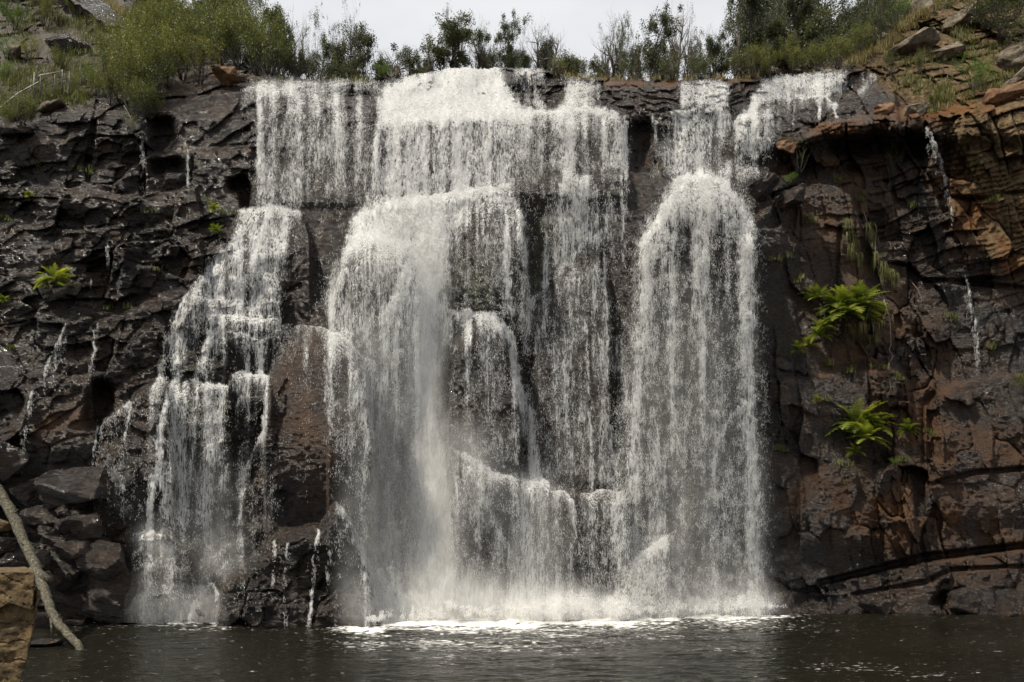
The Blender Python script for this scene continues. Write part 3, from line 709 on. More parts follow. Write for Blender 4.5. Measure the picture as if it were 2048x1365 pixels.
FALLS['left_cascade'] = dict(lab='lacy staircase cascade spreading down the left rocks from the middle bench', cat='waterfall', seed=7, off=.1, items=[
    ('p', [(480, 424), (540, 414), (606, 424), (596, 440), (575, 470), (570, 520), (560, 560), (550, 640), (420, 640), (345, 760), (335, 700), (350, 650), (400, 560), (440, 500), (475, 465)], .52, 10),
    ('s', [(485, 424, 8, .8), (540, 416, 9, .9), (600, 424, 7, .75)]),
    ('s', [(500, 430, 12, .8), (478, 480, 14, .75), (430, 530, 14, .7), (405, 570, 12, .7), (370, 620, 11, .65), (345, 680, 9, .6)]),
    ('s', [(540, 425, 12, .85), (515, 490, 14, .8), (490, 560, 12, .8), (475, 620, 10, .7)]),
    ('s', [(575, 430, 8, .7), (565, 480, 8, .6), (545, 540, 6, .5), (556, 565, 4, .7), (558, 640, 4, .6)]),
    ('s', [(415, 628, 5, .85), (450, 632, 5, .85), (480, 634, 4, .8), (520, 640, 4, .8), (556, 642, 4, .7)]),
    ('s', [(450, 640, 12, .8), (420, 670, 12, .75), (405, 720, 8, .7), (395, 760, 8, .8)]),
    ('s', [(455, 662, 3, .7), (490, 670, 3, .7), (520, 682, 4, .8), (545, 668, 2.4, .5), (590, 655, 2, .34), (640, 655, 2, .34)]),
    ('s', [(508, 645, 4, .7), (508, 680, 3, .6)]),
    ('s', [(524, 685, 5, .85), (520, 745, 5, .85)]), ('s', [(494, 690, 3, .6), (490, 745, 3, .5)]),
    ('s', [(370, 765, 5, .7), (400, 764, 6, .9), (455, 772, 5, .75)]),
    ('s', [(460, 750, 3, .6), (490, 746, 4, .85), (538, 752, 4, .9)]),
    ('s', [(355, 710, 12, .55), (362, 745, 10, .6), (345, 770, 8, .7)]),
    ('s', [(345, 770, 7, .9), (330, 810, 7, .9), (322, 880, 8, .85), (312, 950, 8, .85), (304, 1000, 9, .75), (296, 1055, 10, .75)]),
    ('p', [(345, 775), (460, 775), (450, 900), (430, 1060), (310, 1060), (330, 900)], .5, 8),
    ('s', [(395, 775, 8, .75), (392, 850, 8, .6), (385, 950, 8, .4)]),
    ('s', [(437, 790, 8, .5), (430, 900, 6, .35)]),
    ('s', [(534, 755, 4, .85), (532, 800, 5, .8), (526, 865, 4, .7), (505, 905, 5, .7), (488, 945, 6, .7), (482, 1010, 6, .5), (475, 1080, 6, .35)]),
    ('s', [(490, 760, 3, .6), (478, 800, 3, .6), (465, 860, 3, .5)]),
    ('s', [(460, 930, 4, .5), (440, 970, 6, .65), (412, 990, 7, .6), (408, 1040, 8, .45), (415, 1080, 8, .35)]),
    ('p', [(335, 760), (300, 1040), (250, 1040), (200, 990), (196, 860), (260, 800)], .13, 10),
    ('s', [(350, 690, 5, .5), (320, 735, 4, .5), (300, 790, 4, .4)]), ('s', [(400, 560, 6, .5), (360, 610, 5, .5), (330, 690, 5, .45), (322, 760, 4, .5)]),
    ('p', [(400, 900), (530, 880), (560, 1000), (540, 1100), (440, 1160), (400, 1180), (360, 1080)], .24, 12),
    ('s', [(266, 1070, 3, .5), (280, 1066, 5, .8), (300, 1058, 6, .85), (325, 1068, 5, .7), (340, 1085, 4, .5)]),
    ('s', [(285, 1075, 10, .65), (288, 1130, 9, .6), (285, 1180, 8, .5), (284, 1232, 8, .55)]),
    ('s', [(345, 1095, 14, .5), (345, 1150, 16, .4), (330, 1200, 18, .3)]),
    ('p', [(370, 1100), (440, 1090), (430, 1170), (380, 1230), (350, 1230)], .2, 10),
    ('s', [(388, 1172, 3, .7), (425, 1170, 4, .6), (436, 1190, 6, .8), (405, 1205, 7, .9), (385, 1235, 8, .95)]),
    ('s', [(408, 1180, 5, .9), (385, 1215, 6, .9)])])
FALLS['left_rivulets'] = dict(lab='narrow white rivulets threading down the dark blocky rocks at far left', cat='rivulet', seed=8, off=.06, items=[
    ('s', [(134, 648, 3, .5), (122, 675, 3, .7), (104, 705, 3.5, .75), (92, 735, 4, .55), (90, 765, 4, .4)]),
    ('s', [(112, 700, 1.8, .6), (110, 745, 2, .4)]),
    ('s', [(192, 650, 2, .8), (189, 700, 2.5, .8), (180, 745, 3, .5)]),
    ('s', [(62, 785, 2.5, .9), (56, 830, 3, .8), (45, 885, 3, .6)]),
    ('s', [(196, 852, 2.5, .9), (190, 895, 2.5, .8), (182, 945, 2.5, .6), (185, 1000, 2.5, .5)]),
    ('s', [(262, 812, 2, .6), (252, 850, 3, .7), (245, 900, 3, .55), (240, 960, 4, .4)]),
    ('s', [(335, 752, 3, .4), (290, 790, 4, .45), (240, 820, 3, .45), (200, 850, 3, .5)]),
    ('s', [(215, 485, 2, .6), (214, 530, 2.5, .5)]), ('s', [(180, 560, 2, .5), (178, 585, 2, .4)]),
    ('s', [(292, 240, 3, .5), (284, 290, 3, .6), (284, 380, 3, .3)]), ('s', [(378, 300, 2, .6), (375, 370, 2, .5)]),
    ('s', [(240, 955, 3, .5), (250, 980, 2.5, .5)])])
FALLS['buttress_rivulets'] = dict(lab='single thin white threads running down the low dark rock buttress into the pool', cat='rivulet', seed=9, off=.06, items=[
    ('s', [(634, 1060, 1.6, .8), (628, 1110, 1.6, .75), (624, 1170, 1.6, .8), (619, 1238, 3, .8)]),
    ('s', [(550, 1080, 2, .6), (547, 1130, 2, .5), (545, 1170, 2, .3)]),
    ('s', [(575, 1090, 2, .4), (570, 1160, 2, .4), (572, 1235, 2, .3)]),
    ('s', [(660, 1100, 2, .5), (655, 1160, 2, .4)]),
    ('s', [(650, 690, 1.5, .5), (652, 800, 2, .5), (662, 850, 2, .5)])])
FALLS['overhang_trickle'] = dict(lab='sparkling trickle spilling off the orange overhang down the right wall', cat='rivulet', seed=10, off=.12, items=[
    ('s', [(1856, 258, 2.5, .9), (1866, 275, 2.5, .8), (1878, 310, 2.5, .6), (1890, 350, 2.5, .55), (1898, 395, 2.2, .4), (1905, 430, 2, .35)]),
    ('s', [(1930, 555, 2, .4), (1938, 590, 4, .45), (1948, 640, 5, .55), (1957, 680, 5, .5), (1955, 720, 5, .25)])])

def region_parts(name, R):
    D, raw = streams(R['items'], R['seed'], thin=R['cat'] == 'rivulet')
    raw = np.where(VV < vt2 - 2, 0, raw)
    D = np.where(VV < vt2 - 2, 0, D)
    act = blur((raw > .03).astype(float), 3, 3, 1) > 0.01
    # falling water leaves the rock at each lip and drifts back on to it
    sm = blur(S, 3, 3, 2)
    W = sm - R['off'] * .8 - 0.04
    for j in range(1, NV):
        W[j] = np.where(act[j - 1], np.minimum(W[j], W[j - 1] + 0.012), W[j])
    W = blur(W, 2, 2, 1)
    W = np.minimum(W, S - 0.05)
    W -= (fbm(X0 * 2.2, Z0 * .9, 300 + R['seed'], 3) * .10 + fbm(X0 * 6, Z0 * 2.5, 310 + R['seed'], 2) * .05) * np.clip(D * 1.5, 0, 1)
    x = (UU - 1024) * W / F; z = CZ + (HZ - VV) * W / F
    cell = (D[:-1, :-1] > .035) | (D[1:, 1:] > .035)
    cell &= (z[:-1, :-1] > -0.15)
    q = grid_faces(cell)
    used, inv = np.unique(q, return_inverse=True)
    P = np.stack([x, W, z], -1).reshape(-1, 3)[used]
    root = np_mesh(name, P, inv.reshape(-1, 4), M['film'], smooth=True, attrs={'dens': ('FLOAT', D.reshape(-1)[used])})
    tag(root, R['lab'], R['cat'], kind='structure')
    return root, D, W, raw

def drops(name, D, W, n, lmin, lmax, wmin, wmax, spread, parent, seed, pw=1.7):
    r = np.random.default_rng(seed)
    pr = (D ** pw * np.clip(.25 + 2.2 * (fbm(UU / 7, VV / 15, seed, 3) + .1), 0.04, 2)).ravel()
    pr = np.where(pr > .02, pr, 0); c = np.cumsum(pr); 
    k = np.searchsorted(c, r.random(n) * c[-1]); k = np.clip(k, 0, len(pr) - 1)
    u = UU.ravel()[k] + r.uniform(-1.2, 1.2, n); v = VV.ravel()[k] + r.uniform(-1.2, 1.2, n)
    y = W.ravel()[k] - np.abs(r.normal(0, spread, n)) - .01
    u = u + r.normal(0, 1.5, n) * (spread > .1)
    X = (u - 1024) * y / F; Z = CZ + (HZ - v) * y / F
    L = r.uniform(lmin, lmax, n) * r.uniform(.5, 1, n); w_ = r.uniform(wmin, wmax, n)
    a = r.uniform(0, 2 * np.pi, n); tl = r.normal(0, .10, n)
    c3 = [a + 2.094 * q for q in range(3)]
    V = np.zeros((n, 4, 3))
    V[:, 0] = np.stack([X + tl * L, y, Z + L * .6], -1)
    for q in range(3):
        V[:, q + 1] = np.stack([X + np.cos(c3[q]) * w_, y + np.sin(c3[q]) * w_, Z - L * .4 * (1 if q else .6)], -1)
    ok = (V[:, :, 2].min(1) > -.05)
    V = V[ok]; n = len(V)
    b = (np.arange(n) * 4)[:, None]
    Fc = np.concatenate([b + np.array([[0, 1, 2]]), b + np.array([[0, 2, 3]]), b + np.array([[0, 3, 1]]), b + np.array([[1, 3, 2]])], 0)
    o = np_mesh(name, V.reshape(-1, 3), Fc, M['drop'], parent)
    o['kind'] = 'stuff'
    return o

allD = np.zeros_like(S); mainW = None
DN = {'left_veil': 5500, 'main_fall': 36000, 'upper_curtain': 5500, 'middle_strands': 5000, 'right_fall': 26000, 'upper_right_cascade': 4000,
      'left_cascade': 7000, 'left_rivulets': 1200, 'buttress_rivulets': 800, 'overhang_trickle': 700}
for nm, R in FALLS.items():
    root, D, W, raw = region_parts(nm, R)
    small = R['cat'] == 'rivulet'
    drops('water_drops', D, W, DN[nm], .05, .12 if small else .24, .005, .010 if small else .014, .05 if small else (.4 if nm in ('right_fall', 'main_fall') else .12), root, 400 + R['seed'])
    allD = np.maximum(allD, D)
    drops('fine_drops', raw ** .6, W, int(DN[nm] * 2.6), .04, .16, .004, .011, .06 if small else .35, root, 700 + R['seed'], 1.3)
    if nm == 'main_fall': mainW = W; mainD = D
    if nm == 'right_fall': rightW = W
    if nm == 'left_cascade': leftW = W

wetm = np.clip(blur((allD > .12).astype(float), 9, 14, 2) * 1.5, 0, 1)
wetm = np.maximum(wetm, outc * .85)
masks[..., 3] = 1 - wetm
masks[..., 0] *= 1 - .6 * wetm
cl.data.attributes['masks'].data.foreach_set('color', masks.reshape(-1).astype(np.float32))

# soft spray hanging in front of the plume and over the foot of the falls
def mist_sheet(pts_list, Wb, off, seed):
    A = np.zeros_like(S)
    for it in pts_list: stroke(A, it, soft=.95)
    A = blur(A, 6, 10, 2)
    Y = blur(Wb, 20, 14, 2) - off + fbm(UU / 70, VV / 160, seed, 3) * .4
    x = (UU - 1024) * Y / F; z = CZ + (HZ - VV) * Y / F
    sl = (slice(None, None, 3), slice(None, None, 3))
    As, xs, Ys, zs = A[sl], x[sl], Y[sl], z[sl]
    nv, nu = As.shape
    idx = np.arange(nv * nu).reshape(nv, nu)
    cell = ((As[:-1, :-1] > .01) | (As[1:, 1:] > .01)) & (zs[1:, :-1] > 0)
    q = np.stack([idx[:-1, :-1], idx[1:, :-1], idx[1:, 1:], idx[:-1, 1:]], -1)[cell]
    used, inv = np.unique(q, return_inverse=True)
    return np.stack([xs, Ys, zs], -1).reshape(-1, 3)[used], inv.reshape(-1, 4), As.reshape(-1)[used]
MV, MF, MD = [], [], []; bofs = 0
plume = [[(865, 480, 30, .25), (850, 620, 34, .7), (848, 800, 32, .85), (858, 950, 48, .85), (868, 1100, 60, .7), (870, 1220, 90, .8)],
         [(760, 480, 50, .3), (790, 520, 50, .3)], [(760, 1215, 40, .8), (900, 1190, 70, .9), (1000, 1205, 50, .8), (1180, 1216, 30, .7)], [(740, 1230, 22, .8), (1000, 1224, 28, .9), (1240, 1220, 22, .8)], [(930, 900, 50, .3), (960, 1000, 70, .25)],
         [(1060, 1000, 60, .2), (1060, 1180, 80, .3)], [(760, 700, 60, .25), (770, 1000, 80, .34), (760, 1180, 80, .4)]]
plume = [[(u_, v_, r_, a_ * .8) for u_, v_, r_, a_ in q_] for q_ in plume]
rmist = [[(1380, 700, 120, .12), (1380, 1000, 130, .22), (1390, 1200, 130, .32)], [(1500, 900, 30, .2), (1500, 1200, 40, .3)], [(1230, 1220, 22, .6), (1400, 1214, 26, .6), (1540, 1210, 20, .6)], [(1290, 1120, 30, .35), (1290, 1180, 40, .4)]]
lmist = [[(285, 1190, 40, .3), (300, 1232, 40, .5), (380, 1225, 40, .6), (430, 1225, 20, .4)], [(300, 1070, 30, .3), (350, 1120, 40, .25)], [(420, 980, 60, .14), (430, 1100, 60, .2)]]
for k, (pl, Wb) in enumerate(((plume, mainW), (plume, mainW), (plume, mainW), (rmist, rightW), (rmist, rightW), (lmist, leftW), (lmist, leftW))):
    v_, f_, d_ = mist_sheet(pl, Wb, .35 + .45 * (k % 3), 500 + k)
    MV.append(v_); MF.append(f_ + bofs); MD.append(d_); bofs += len(v_)
mo = np_mesh('spray_mist', np.concatenate(MV), np.concatenate(MF), M['mist'], smooth=True, attrs={'dens': ('FLOAT', np.concatenate(MD))})
tag(mo, kind='stuff', label='soft white spray drifting in front of the falls', cat='mist')

# ------------------------------------------------------------------ pool
xs = np.arange(-34, 34.01, .1); 
ys = np.concatenate([np.arange(14, 50, .1)])
PX, PY = np.meshgrid(xs, ys)
pu = 1024 + PX * F / PY; pv = HZ + CZ * F / PY
# distance of the foot of the rock along each column
jw = int((1238 - V0) / ST)
footY = blur(S, 6, 3, 2)[jw]
fy = np.interp(pu.ravel(), us, footY).reshape(PX.shape)
dist = fy - PY
fallm = np.interp(pu, [230, 300, 440, 470, 600, 640, 700, 760, 900, 1100, 1250, 1500, 1545, 1600, 1700], [.15, .55, .7, .15, .12, .3, .75, 1.1, 1.25, 1.1, .9, .95, .8, .3, 0])
reach = np.interp(pu, [230, 440, 700, 850, 1100, 1250, 1540, 1650], [2.2, 2.8, 4.4, 6.2, 6.8, 4.6, 3.8, 1.4])
foam = fallm * (1 - sstep(.0, 1.0, (dist - .1) / reach + .75 * fbm(PX * .55, PY * 1.1, 600, 4)))
foam2 = fallm * .5 * (1 - sstep(0, 1, (dist - .5) / (reach * 2.6) + .5 * fbm(PX * .5, PY * .9, 620, 3)))
foam = np.maximum(foam, foam2)
def foam_glint(u0, v0, ru, rv, a): return a * np.exp(-((pu - u0) / ru) ** 2 - ((pv - v0) / rv) ** 2)
foam = np.maximum(foam, foam_glint(1700, 1335, 130, 14, .28)); foam = np.maximum(foam, foam_glint(1450, 1300, 120, 12, .26)); foam = np.maximum(foam, foam_glint(1850, 1352, 100, 12, .22))  # first patch paints sparkling glints on the pool in foam white
foam = np.maximum(foam, foam_glint(1500, 1255, 200, 14, .3)); foam = np.maximum(foam, foam_glint(260, 1250, 160, 8, .3))
foam = np.maximum(foam, .06)
turb = np.clip(1.6 - dist / 9, .55, 1.6)
PZ = turb * (fbm(PX * .45, PY * .8, 610, 3) * .06 + fbm(PX * 1.6, PY * 3.0, 611, 3) * .045 + fbm(PX * 5, PY * 9, 612, 2) * .010)
PZ += np.clip(foam - .3, 0, 1) * (fbm(PX * 2.2, PY * 2.2, 613, 3) * .14 + .03)
nv, nu = PX.shape
idx = np.arange(nv * nu).reshape(nv, nu)
q = np.stack([idx[:-1, :-1], idx[:-1, 1:], idx[1:, 1:], idx[1:, :-1]], -1).reshape(-1, 4)
m, nt, out = new_mat('pool_water')
v = texco(nt)
a = N(nt, 'ShaderNodeAttribute', attribute_name='foam').outputs['Fac']
n = tex_noise(nt, v, 1.0, 5, .7, mapping=(2.6, 5.5, 1), dist=.4)
al = math_n(nt, 'ADD', math_n(nt, 'MULTIPLY', math_n(nt, 'SUBTRACT', n, .5), 6.5), math_n(nt, 'SUBTRACT', math_n(nt, 'MULTIPLY', a, 2.4), 1.05), True)
P = N(nt, 'ShaderNodeBsdfPrincipled'); P.inputs['Roughness'].default_value = .16; P.inputs['IOR'].default_value = 1.33; P.inputs['Specular IOR Level'].default_value = .36
nt.links.new(ramp(nt, tex_noise(nt, v, .15, 3), [(.3, (.006, .0055, .0035)), (.7, (.011, .010, .006))]), P.inputs['Base Color'])
b = N(nt, 'ShaderNodeBump'); b.inputs['Strength'].default_value = .8; b.inputs['Distance'].default_value = .12
nt.links.new(tex_noise(nt, v, 1.0, 4, .55, mapping=(2, 4.5, 1), dist=.3), b.inputs['Height']); nt.links.new(b.outputs[0], P.inputs['Normal'])
Fm = N(nt, 'ShaderNodeBsdfPrincipled'); Fm.inputs['Base Color'].default_value = (.78, .77, .74, 1); Fm.inputs['Roughness'].default_value = .6
mx = N(nt, 'ShaderNodeMixShader'); nt.links.new(al, mx.inputs[0]); nt.links.new(P.outputs[0], mx.inputs[1]); nt.links.new(Fm.outputs[0], mx.inputs[2])
nt.links.new(mx.outputs[0], out.inputs[0])
M['pool'] = m
po = np_mesh('pool_water', np.stack([PX, PY, PZ], -1).reshape(-1, 3), q, m, smooth=True, attrs={'foam': ('FLOAT', foam.ravel())})
tag(po, kind='structure')
# bed of the pool and the ground round it, out to the horizon
gx = np.array([-400, -60, -34, 34, 60, 400.]); gy = np.array([-400, -30, 0, 14, 60, 600.])
GX, GY = np.meshgrid(gx, gy); GZ = np.where((np.abs(GX) <= 34) & (GY >= 0) & (GY <= 14), -.9, -1.0)
idx = np.arange(36).reshape(6, 6)
q = np.stack([idx[:-1, :-1], idx[:-1, 1:], idx[1:, 1:], idx[1:, :-1]], -1).reshape(-1, 4)
tag(np_mesh('ground', np.stack([GX, GY, GZ], -1).reshape(-1, 3), q, M['boulder']), kind='structure')
# nearer pool, out of frame
nx = np.array([[-34, -14, 0], [34, -14, 0], [34, 14, 0], [-34, 14, 0.]])
tag(np_mesh('near_water', nx, [[0, 1, 2, 3]], M['pool'], attrs={'foam': ('FLOAT', [.1] * 4)}), kind='structure')

# churned water heaped along the foot of the falls
Fd = np.zeros_like(S)
stroke(Fd, [(740, 1236, 8, .6), (800, 1228, 14, .9), (900, 1218, 16, 1), (1000, 1222, 12, .9), (1100, 1224, 8, .7), (1250, 1222, 8, .7), (1400, 1216, 8, .7), (1540, 1212, 6, .6), (1570, 1214, 4, .3)], soft=.9)
Fd = Fd * np.clip(.4 + 1.4 * (fbm(UU / 18, VV / 18, 640, 3) + .2), 0, 1.5)
Wf = np.interp(UU[0], us, footY)[None, :] - .6 + 0 * UU
ch = drops('churned_foam', Fd, Wf, 14000, .03, .10, .008, .02, 1.0, None, 641)
tag(ch, 'churned white foam and droplets heaped along the foot of the falls', 'foam', kind='stuff')

# ------------------------------------------------------------------ rocks
def rock_mesh(name, sx, sy, sz, seed, mat, npts=16, disp=.085, sub=3, flat=True, squash=None):
    r = random.Random(seed)
    bm = bmesh.new()
    for k in range(npts):
        d = Vector((r.gauss(0, 1), r.gauss(0, 1), r.gauss(0, 1))).normalized()
        for ax in range(3):
            d[ax] = math.copysign(abs(d[ax]) ** .75, d[ax])
        bm.verts.new((d.x * sx * r.uniform(.85, 1.05), d.y * sy * r.uniform(.85, 1.05), d.z * sz * r.uniform(.85, 1.05)))
    res = bmesh.ops.convex_hull(bm, input=bm.verts)
    bmesh.ops.delete(bm, geom=[g for g in res['geom_interior'] if isinstance(g, bmesh.types.BMVert)], context='VERTS')
    bmesh.ops.dissolve_limit(bm, angle_limit=.35, verts=bm.verts, edges=bm.edges)
    bmesh.ops.bevel(bm, geom=bm.edges[:], offset=min(sx, sy, sz) * .07, segments=2, affect='EDGES', profile=.6)
    bmesh.ops.triangulate(bm, faces=bm.faces)
    for _ in range(sub): 
        big = [e for e in bm.edges if e.calc_length() > max(sx, sy, sz) * .07]
        if big: bmesh.ops.subdivide_edges(bm, edges=big, cuts=1)
        bmesh.ops.triangulate(bm, faces=[f for f in bm.faces if len(f.verts) > 3])
    co = np.array([v.co[:] for v in bm.verts])
    s = 2.6 / max(sx, sz)
    nz = fbm(co[:, 0] * s + co[:, 1] * .7 * s + seed, co[:, 2] * s * 1.6 - co[:, 1] * s * .6, seed, 4) * disp * max(sx, sz)
    bm.normal_update()
    for v_, d_ in zip(bm.verts, nz): v_.co += v_.normal * float(d_)
    me = bpy.data.meshes.new(name); bm.to_mesh(me); bm.free()
    me.materials.append(mat)
    return me

def boulder(u, v_, w, h, Y, mat, label, cat='boulder', name='boulder', seed=0, rot=0, tilt=0, group=None, npts=15, dy=None):
    sx = w / 2 * Y / F * 1.05; sz = h / 2 * Y / F * 1.08
    sy = dy if dy else (sx + sz) / 2
    me = rock_mesh(name, sx, sy, sz, seed, mat, npts)
    o = mesh_obj(name, me)
    o.location = at(u, v_, Y); o.rotation_euler = (0, tilt, rot)
    tag(o, label, cat, group)
    return o
M['boulder'] = M['cliff']; B = M['boulder']
G1 = 'boulders heaped at the left foot of the falls'
blist = [
 (168, 985, 165, 105, 39.2, 1.2, 'large blocky wet boulder with a trickle over it, highest of the left heap'),
 (10, 925, 90, 75, 38.2, .3, 'rounded dark boulder cut by the left edge, above the boulder heap'),
 (62, 985, 70, 60, 39.4, .7, 'shadowed dark boulder between the edge boulder and the large blocky one'),
 (78, 1034, 80, 42, 38.2, .1, 'broad flat-backed dark boulder behind the top end of the log'),
 (126, 1023, 30, 30, 38.0, .5, 'small pale grey wedge of rock under the large blocky boulder'),
 (140, 1054, 52, 34, 37.7, .9, 'grey pointed wedge rock right of the small cube-like stone'),
 (182, 1052, 76, 54, 38.4, .4, 'brown-faced rounded boulder at the right of the heap'),
 (95, 1063, 36, 30, 37.4, .2, 'small cube-like grey stone midway down the heap'),
 (106, 1080, 48, 24, 37.2, .6, 'thin flat stone directly under the cube-like stone'),
 (55, 1066, 46, 34, 37.8, 1.1, 'dim rounded stone just right of the log, above its middle'),
 (148, 1102, 84, 42, 37.4, .3, 'long slab-like boulder slanting down toward the pool'),
 (207, 1122, 96, 82, 37.8, .15, 'big pointed boulder with a smooth sloping face beside the left cascade'),
 (120, 1140, 86, 88, 38.0, .05, 'large near-black block behind the log above the pool'),
 (86, 1120, 36, 50, 36.9, .4, 'upright grey stone touching the right side of the log'),
 (36, 1120, 70, 46, 37.0, .8, 'dark flattish stone left of the log, above the ochre block'),
 (14, 1090, 46, 34, 36.8, .2, 'mossy dark stone at the left edge behind the log'),
 (232, 1190, 120, 130, 38.6, .25, 'massive dark rounded boulder standing in the pool left of the cascade foot'),
 (150, 1205, 110, 90, 38.9, .5, 'deeply shaded boulder at the waterline below the heap'),
 (85, 1242, 44, 40, 31.5, .5, 'small brown rock at the waterline behind the log foot'),
 (98, 1288, 84, 20, 30.2, .5, 'low wet slab barely out of the water at the log foot'),
 (150, 1245, 40, 14, 36.5, .5, 'tiny wet stone breaking the water surface right of the log'),
 (418, 1224, 58, 46, 39.0, .5, 'round dark boulder in the pool beside the small white spout'),
]
for k, (u, v_, w, h, Y, rz, lab) in enumerate(blist):
    boulder(u, v_, w, h, Y, B, lab, seed=40 + k * 3, rot=rz, group=G1 if k < 18 else None)
boulder(6, 1051, 36, 26, 36.4, M['ochre'], 'small ochre stone at the left edge beside the log', seed=31, rot=.3)
#boulder(1302, 1150, 84, 110, 41.3 - 1.6, B, 'pointed boulder splashed by the right fall at the pool edge', seed=77, rot=.4)
boulder(2008, 1222, 60, 40, 42.6, B, 'brown boulder at the waterline near the right edge', seed=81, rot=.4)
boulder(1925, 1205, 80, 60, 43.0, B, 'hollowed boulder at the foot of the right wall', seed=83, rot=.8)
boulder(1760, 1215, 90, 36, 43.2, B, 'low dark rock in the shadow at the foot of the right wall', seed=85, rot=.2)
boulder(452, 150, 52, 34, surfY(452, 168) - .6, M['rustrock'], 'rounded orange boulder on the lip below the left shrubs', seed=91)
boulder(486, 154, 22, 10, surfY(486, 168) - .6, M['tan'], 'flat tan stone right of the orange boulder on the lip', seed=92)
boulder(1322, 334, 14, 22, 45.6, M['tan'], 'small pale pointed rock wet by the curtain above the right fall', seed=93)

def fracrock(u, v_, w, h, lab, mat, seed, out_=.5, tilt=0, npts=14):
    Y = surfY(u, v_) - out_
    return boulder(u, v_, w, h, Y, mat, lab, name='rock_slab', cat='rock', seed=seed, rot=random.uniform(-.3, .3), tilt=tilt, npts=npts)
fracrock(2030, 125, 70, 70, 'grey slab leaning at the right edge beside the leafy shrub', M['tan'], 101, tilt=-.5)
fracrock(2015, 165, 90, 36, 'long grey rock under the leaning slab at the right edge', M['tan'], 102, tilt=-.35)
fracrock(1890, 110, 80, 34, 'jutting grey-brown slab on the right slope left of the leafy shrub', M['tan'], 103, tilt=-.2)
fracrock(1930, 40, 90, 40, 'bedded grey outcrop high on the right slope', M['tan'], 104, tilt=-.3)
fracrock(1845, 25, 60, 50, 'steep grey rock at the top of the right slope beside dry grass', M['tan'], 105, tilt=-.7)
fracrock(1820, 95, 120, 36, 'long dipping slab along the middle of the right slope', M['tan'], 106, tilt=-.35)
fracrock(2000, 200, 110, 40, 'orange rounded ledge block near the right edge', M['rustrock'], 107, tilt=-.25)
fracrock(1830, 222, 50, 32, 'grey block perched on the orange overhang', M['tan'], 108)
fracrock(1768, 222, 40, 30, 'knobbly rust-coloured block left of the perched grey block', M['rustrock'], 109)
fracrock(1572, 298, 44, 30, 'angular rust rock at the left end of the orange overhang', M['rustrock'], 110, .3)
fracrock(1520, 375, 80, 34, 'dark dipping slab beside the crest of the right fall', B, 111, .7, tilt=-.45)
fracrock(1590, 395, 70, 36, 'brown slab below the small bush on the right wall', B, 112, .6, tilt=-.3)
fracrock(1800, 985, 44, 30, 'rust-faced block below the lower ferns', M['rustrock'], 113, .0)
#fracrock(60, 60, 90, 50, 'brown outcrop on the left hillside', M['tan'], 114, .6, tilt=.4)
fracrock(130, 100, 130, 66, 'large cracked outcrop above the railing', M['cliff'], 115, -.1, tilt=.5)
fracrock(35, 105, 34, 30, 'pale lichened rock above the lower end of the railing', M['tan'], 116, .8)
#fracrock(185, 40, 80, 40, 'grey-brown crag high on the left hillside', M['tan'], 117, .6, tilt=.4)
fracrock(105, 215, 60, 16, 'flat brown slab below the railing', M['tan'], 118, .4, tilt=-.4)
fracrock(30, 265, 80, 22, 'dark slab below the railing foot at the left edge', B, 119, .4)

# foreground block
def foreground_block():
    root = empty('rock_block', at(20, 1365, 13.0))
    tag(root, 'ochre sandstone block with a flat top in the left foreground', 'rock')
    def piece(nm, poly, Ya, Yb, seed):
        bm = bmesh.new()
        f0 = [bm.verts.new(Vector(at(u, v_, Ya))) for u, v_ in poly]
        cx = Vector(at(0, 1200, Ya))
        f1 = []
        for u, v_ in poly:
            p = Vector(at(u, v_, Ya)); q_ = Vector(at(u - 14, v_, Yb)); f1.append(bm.verts.new((q_.x, Yb, p.z + (.03 if v_ < 1160 else 0))))
        bm.faces.new(f0); bm.faces.new(f1[::-1])
        n = len(poly)
        for k in range(n): bm.faces.new((f0[(k + 1) % n], f0[k], f1[k], f1[(k + 1) % n]))
        bmesh.ops.recalc_face_normals(bm, faces=bm.faces)
        bmesh.ops.bevel(bm, geom=bm.edges[:], offset=.015, segments=2, affect='EDGES')
        bmesh.ops.triangulate(bm, faces=bm.faces)
        for _ in range(5):
            big = [e for e in bm.edges if e.calc_length() > .05]
            bmesh.ops.subdivide_edges(bm, edges=big, cuts=1)
            bmesh.ops.triangulate(bm, faces=[f for f in bm.faces if len(f.verts) > 3])
        bm.normal_update()
        co = np.array([v.co[:] for v in bm.verts])
        d = fbm(co[:, 0] * 4 + co[:, 1] * 2, co[:, 2] * 5 + seed, seed, 4) * .05 + (saw(co[:, 2] * 3.2 + fbm(co[:, 0] * 2, co[:, 1] * 2 + seed, 5, 2)) > .93) * -.025
        for v_, dd in zip(bm.verts, d): v_.co += v_.normal * float(dd)
        inv = Matrix.Translation(-root.location)
        bm.transform(inv)
        me = bpy.data.meshes.new(nm); bm.to_mesh(me); bm.free(); me.materials.append(M['ochre'])
        return mesh_obj(nm, me, root)
    piece('cap_slab', [(-160, 1142), (-60, 1146), (66, 1144), (70, 1150), (66, 1222), (20, 1206), (-20, 1230), (-160, 1220)], 13.0, 14.6, 3)
    piece('lower_block', [(-160, 1218), (-20, 1224), (20, 1204), (66, 1216), (80, 1180), (76, 1215), (58, 1300), (40, 1365), (24, 1470), (-160, 1470)], 13.08, 14.4, 9)
foreground_block()

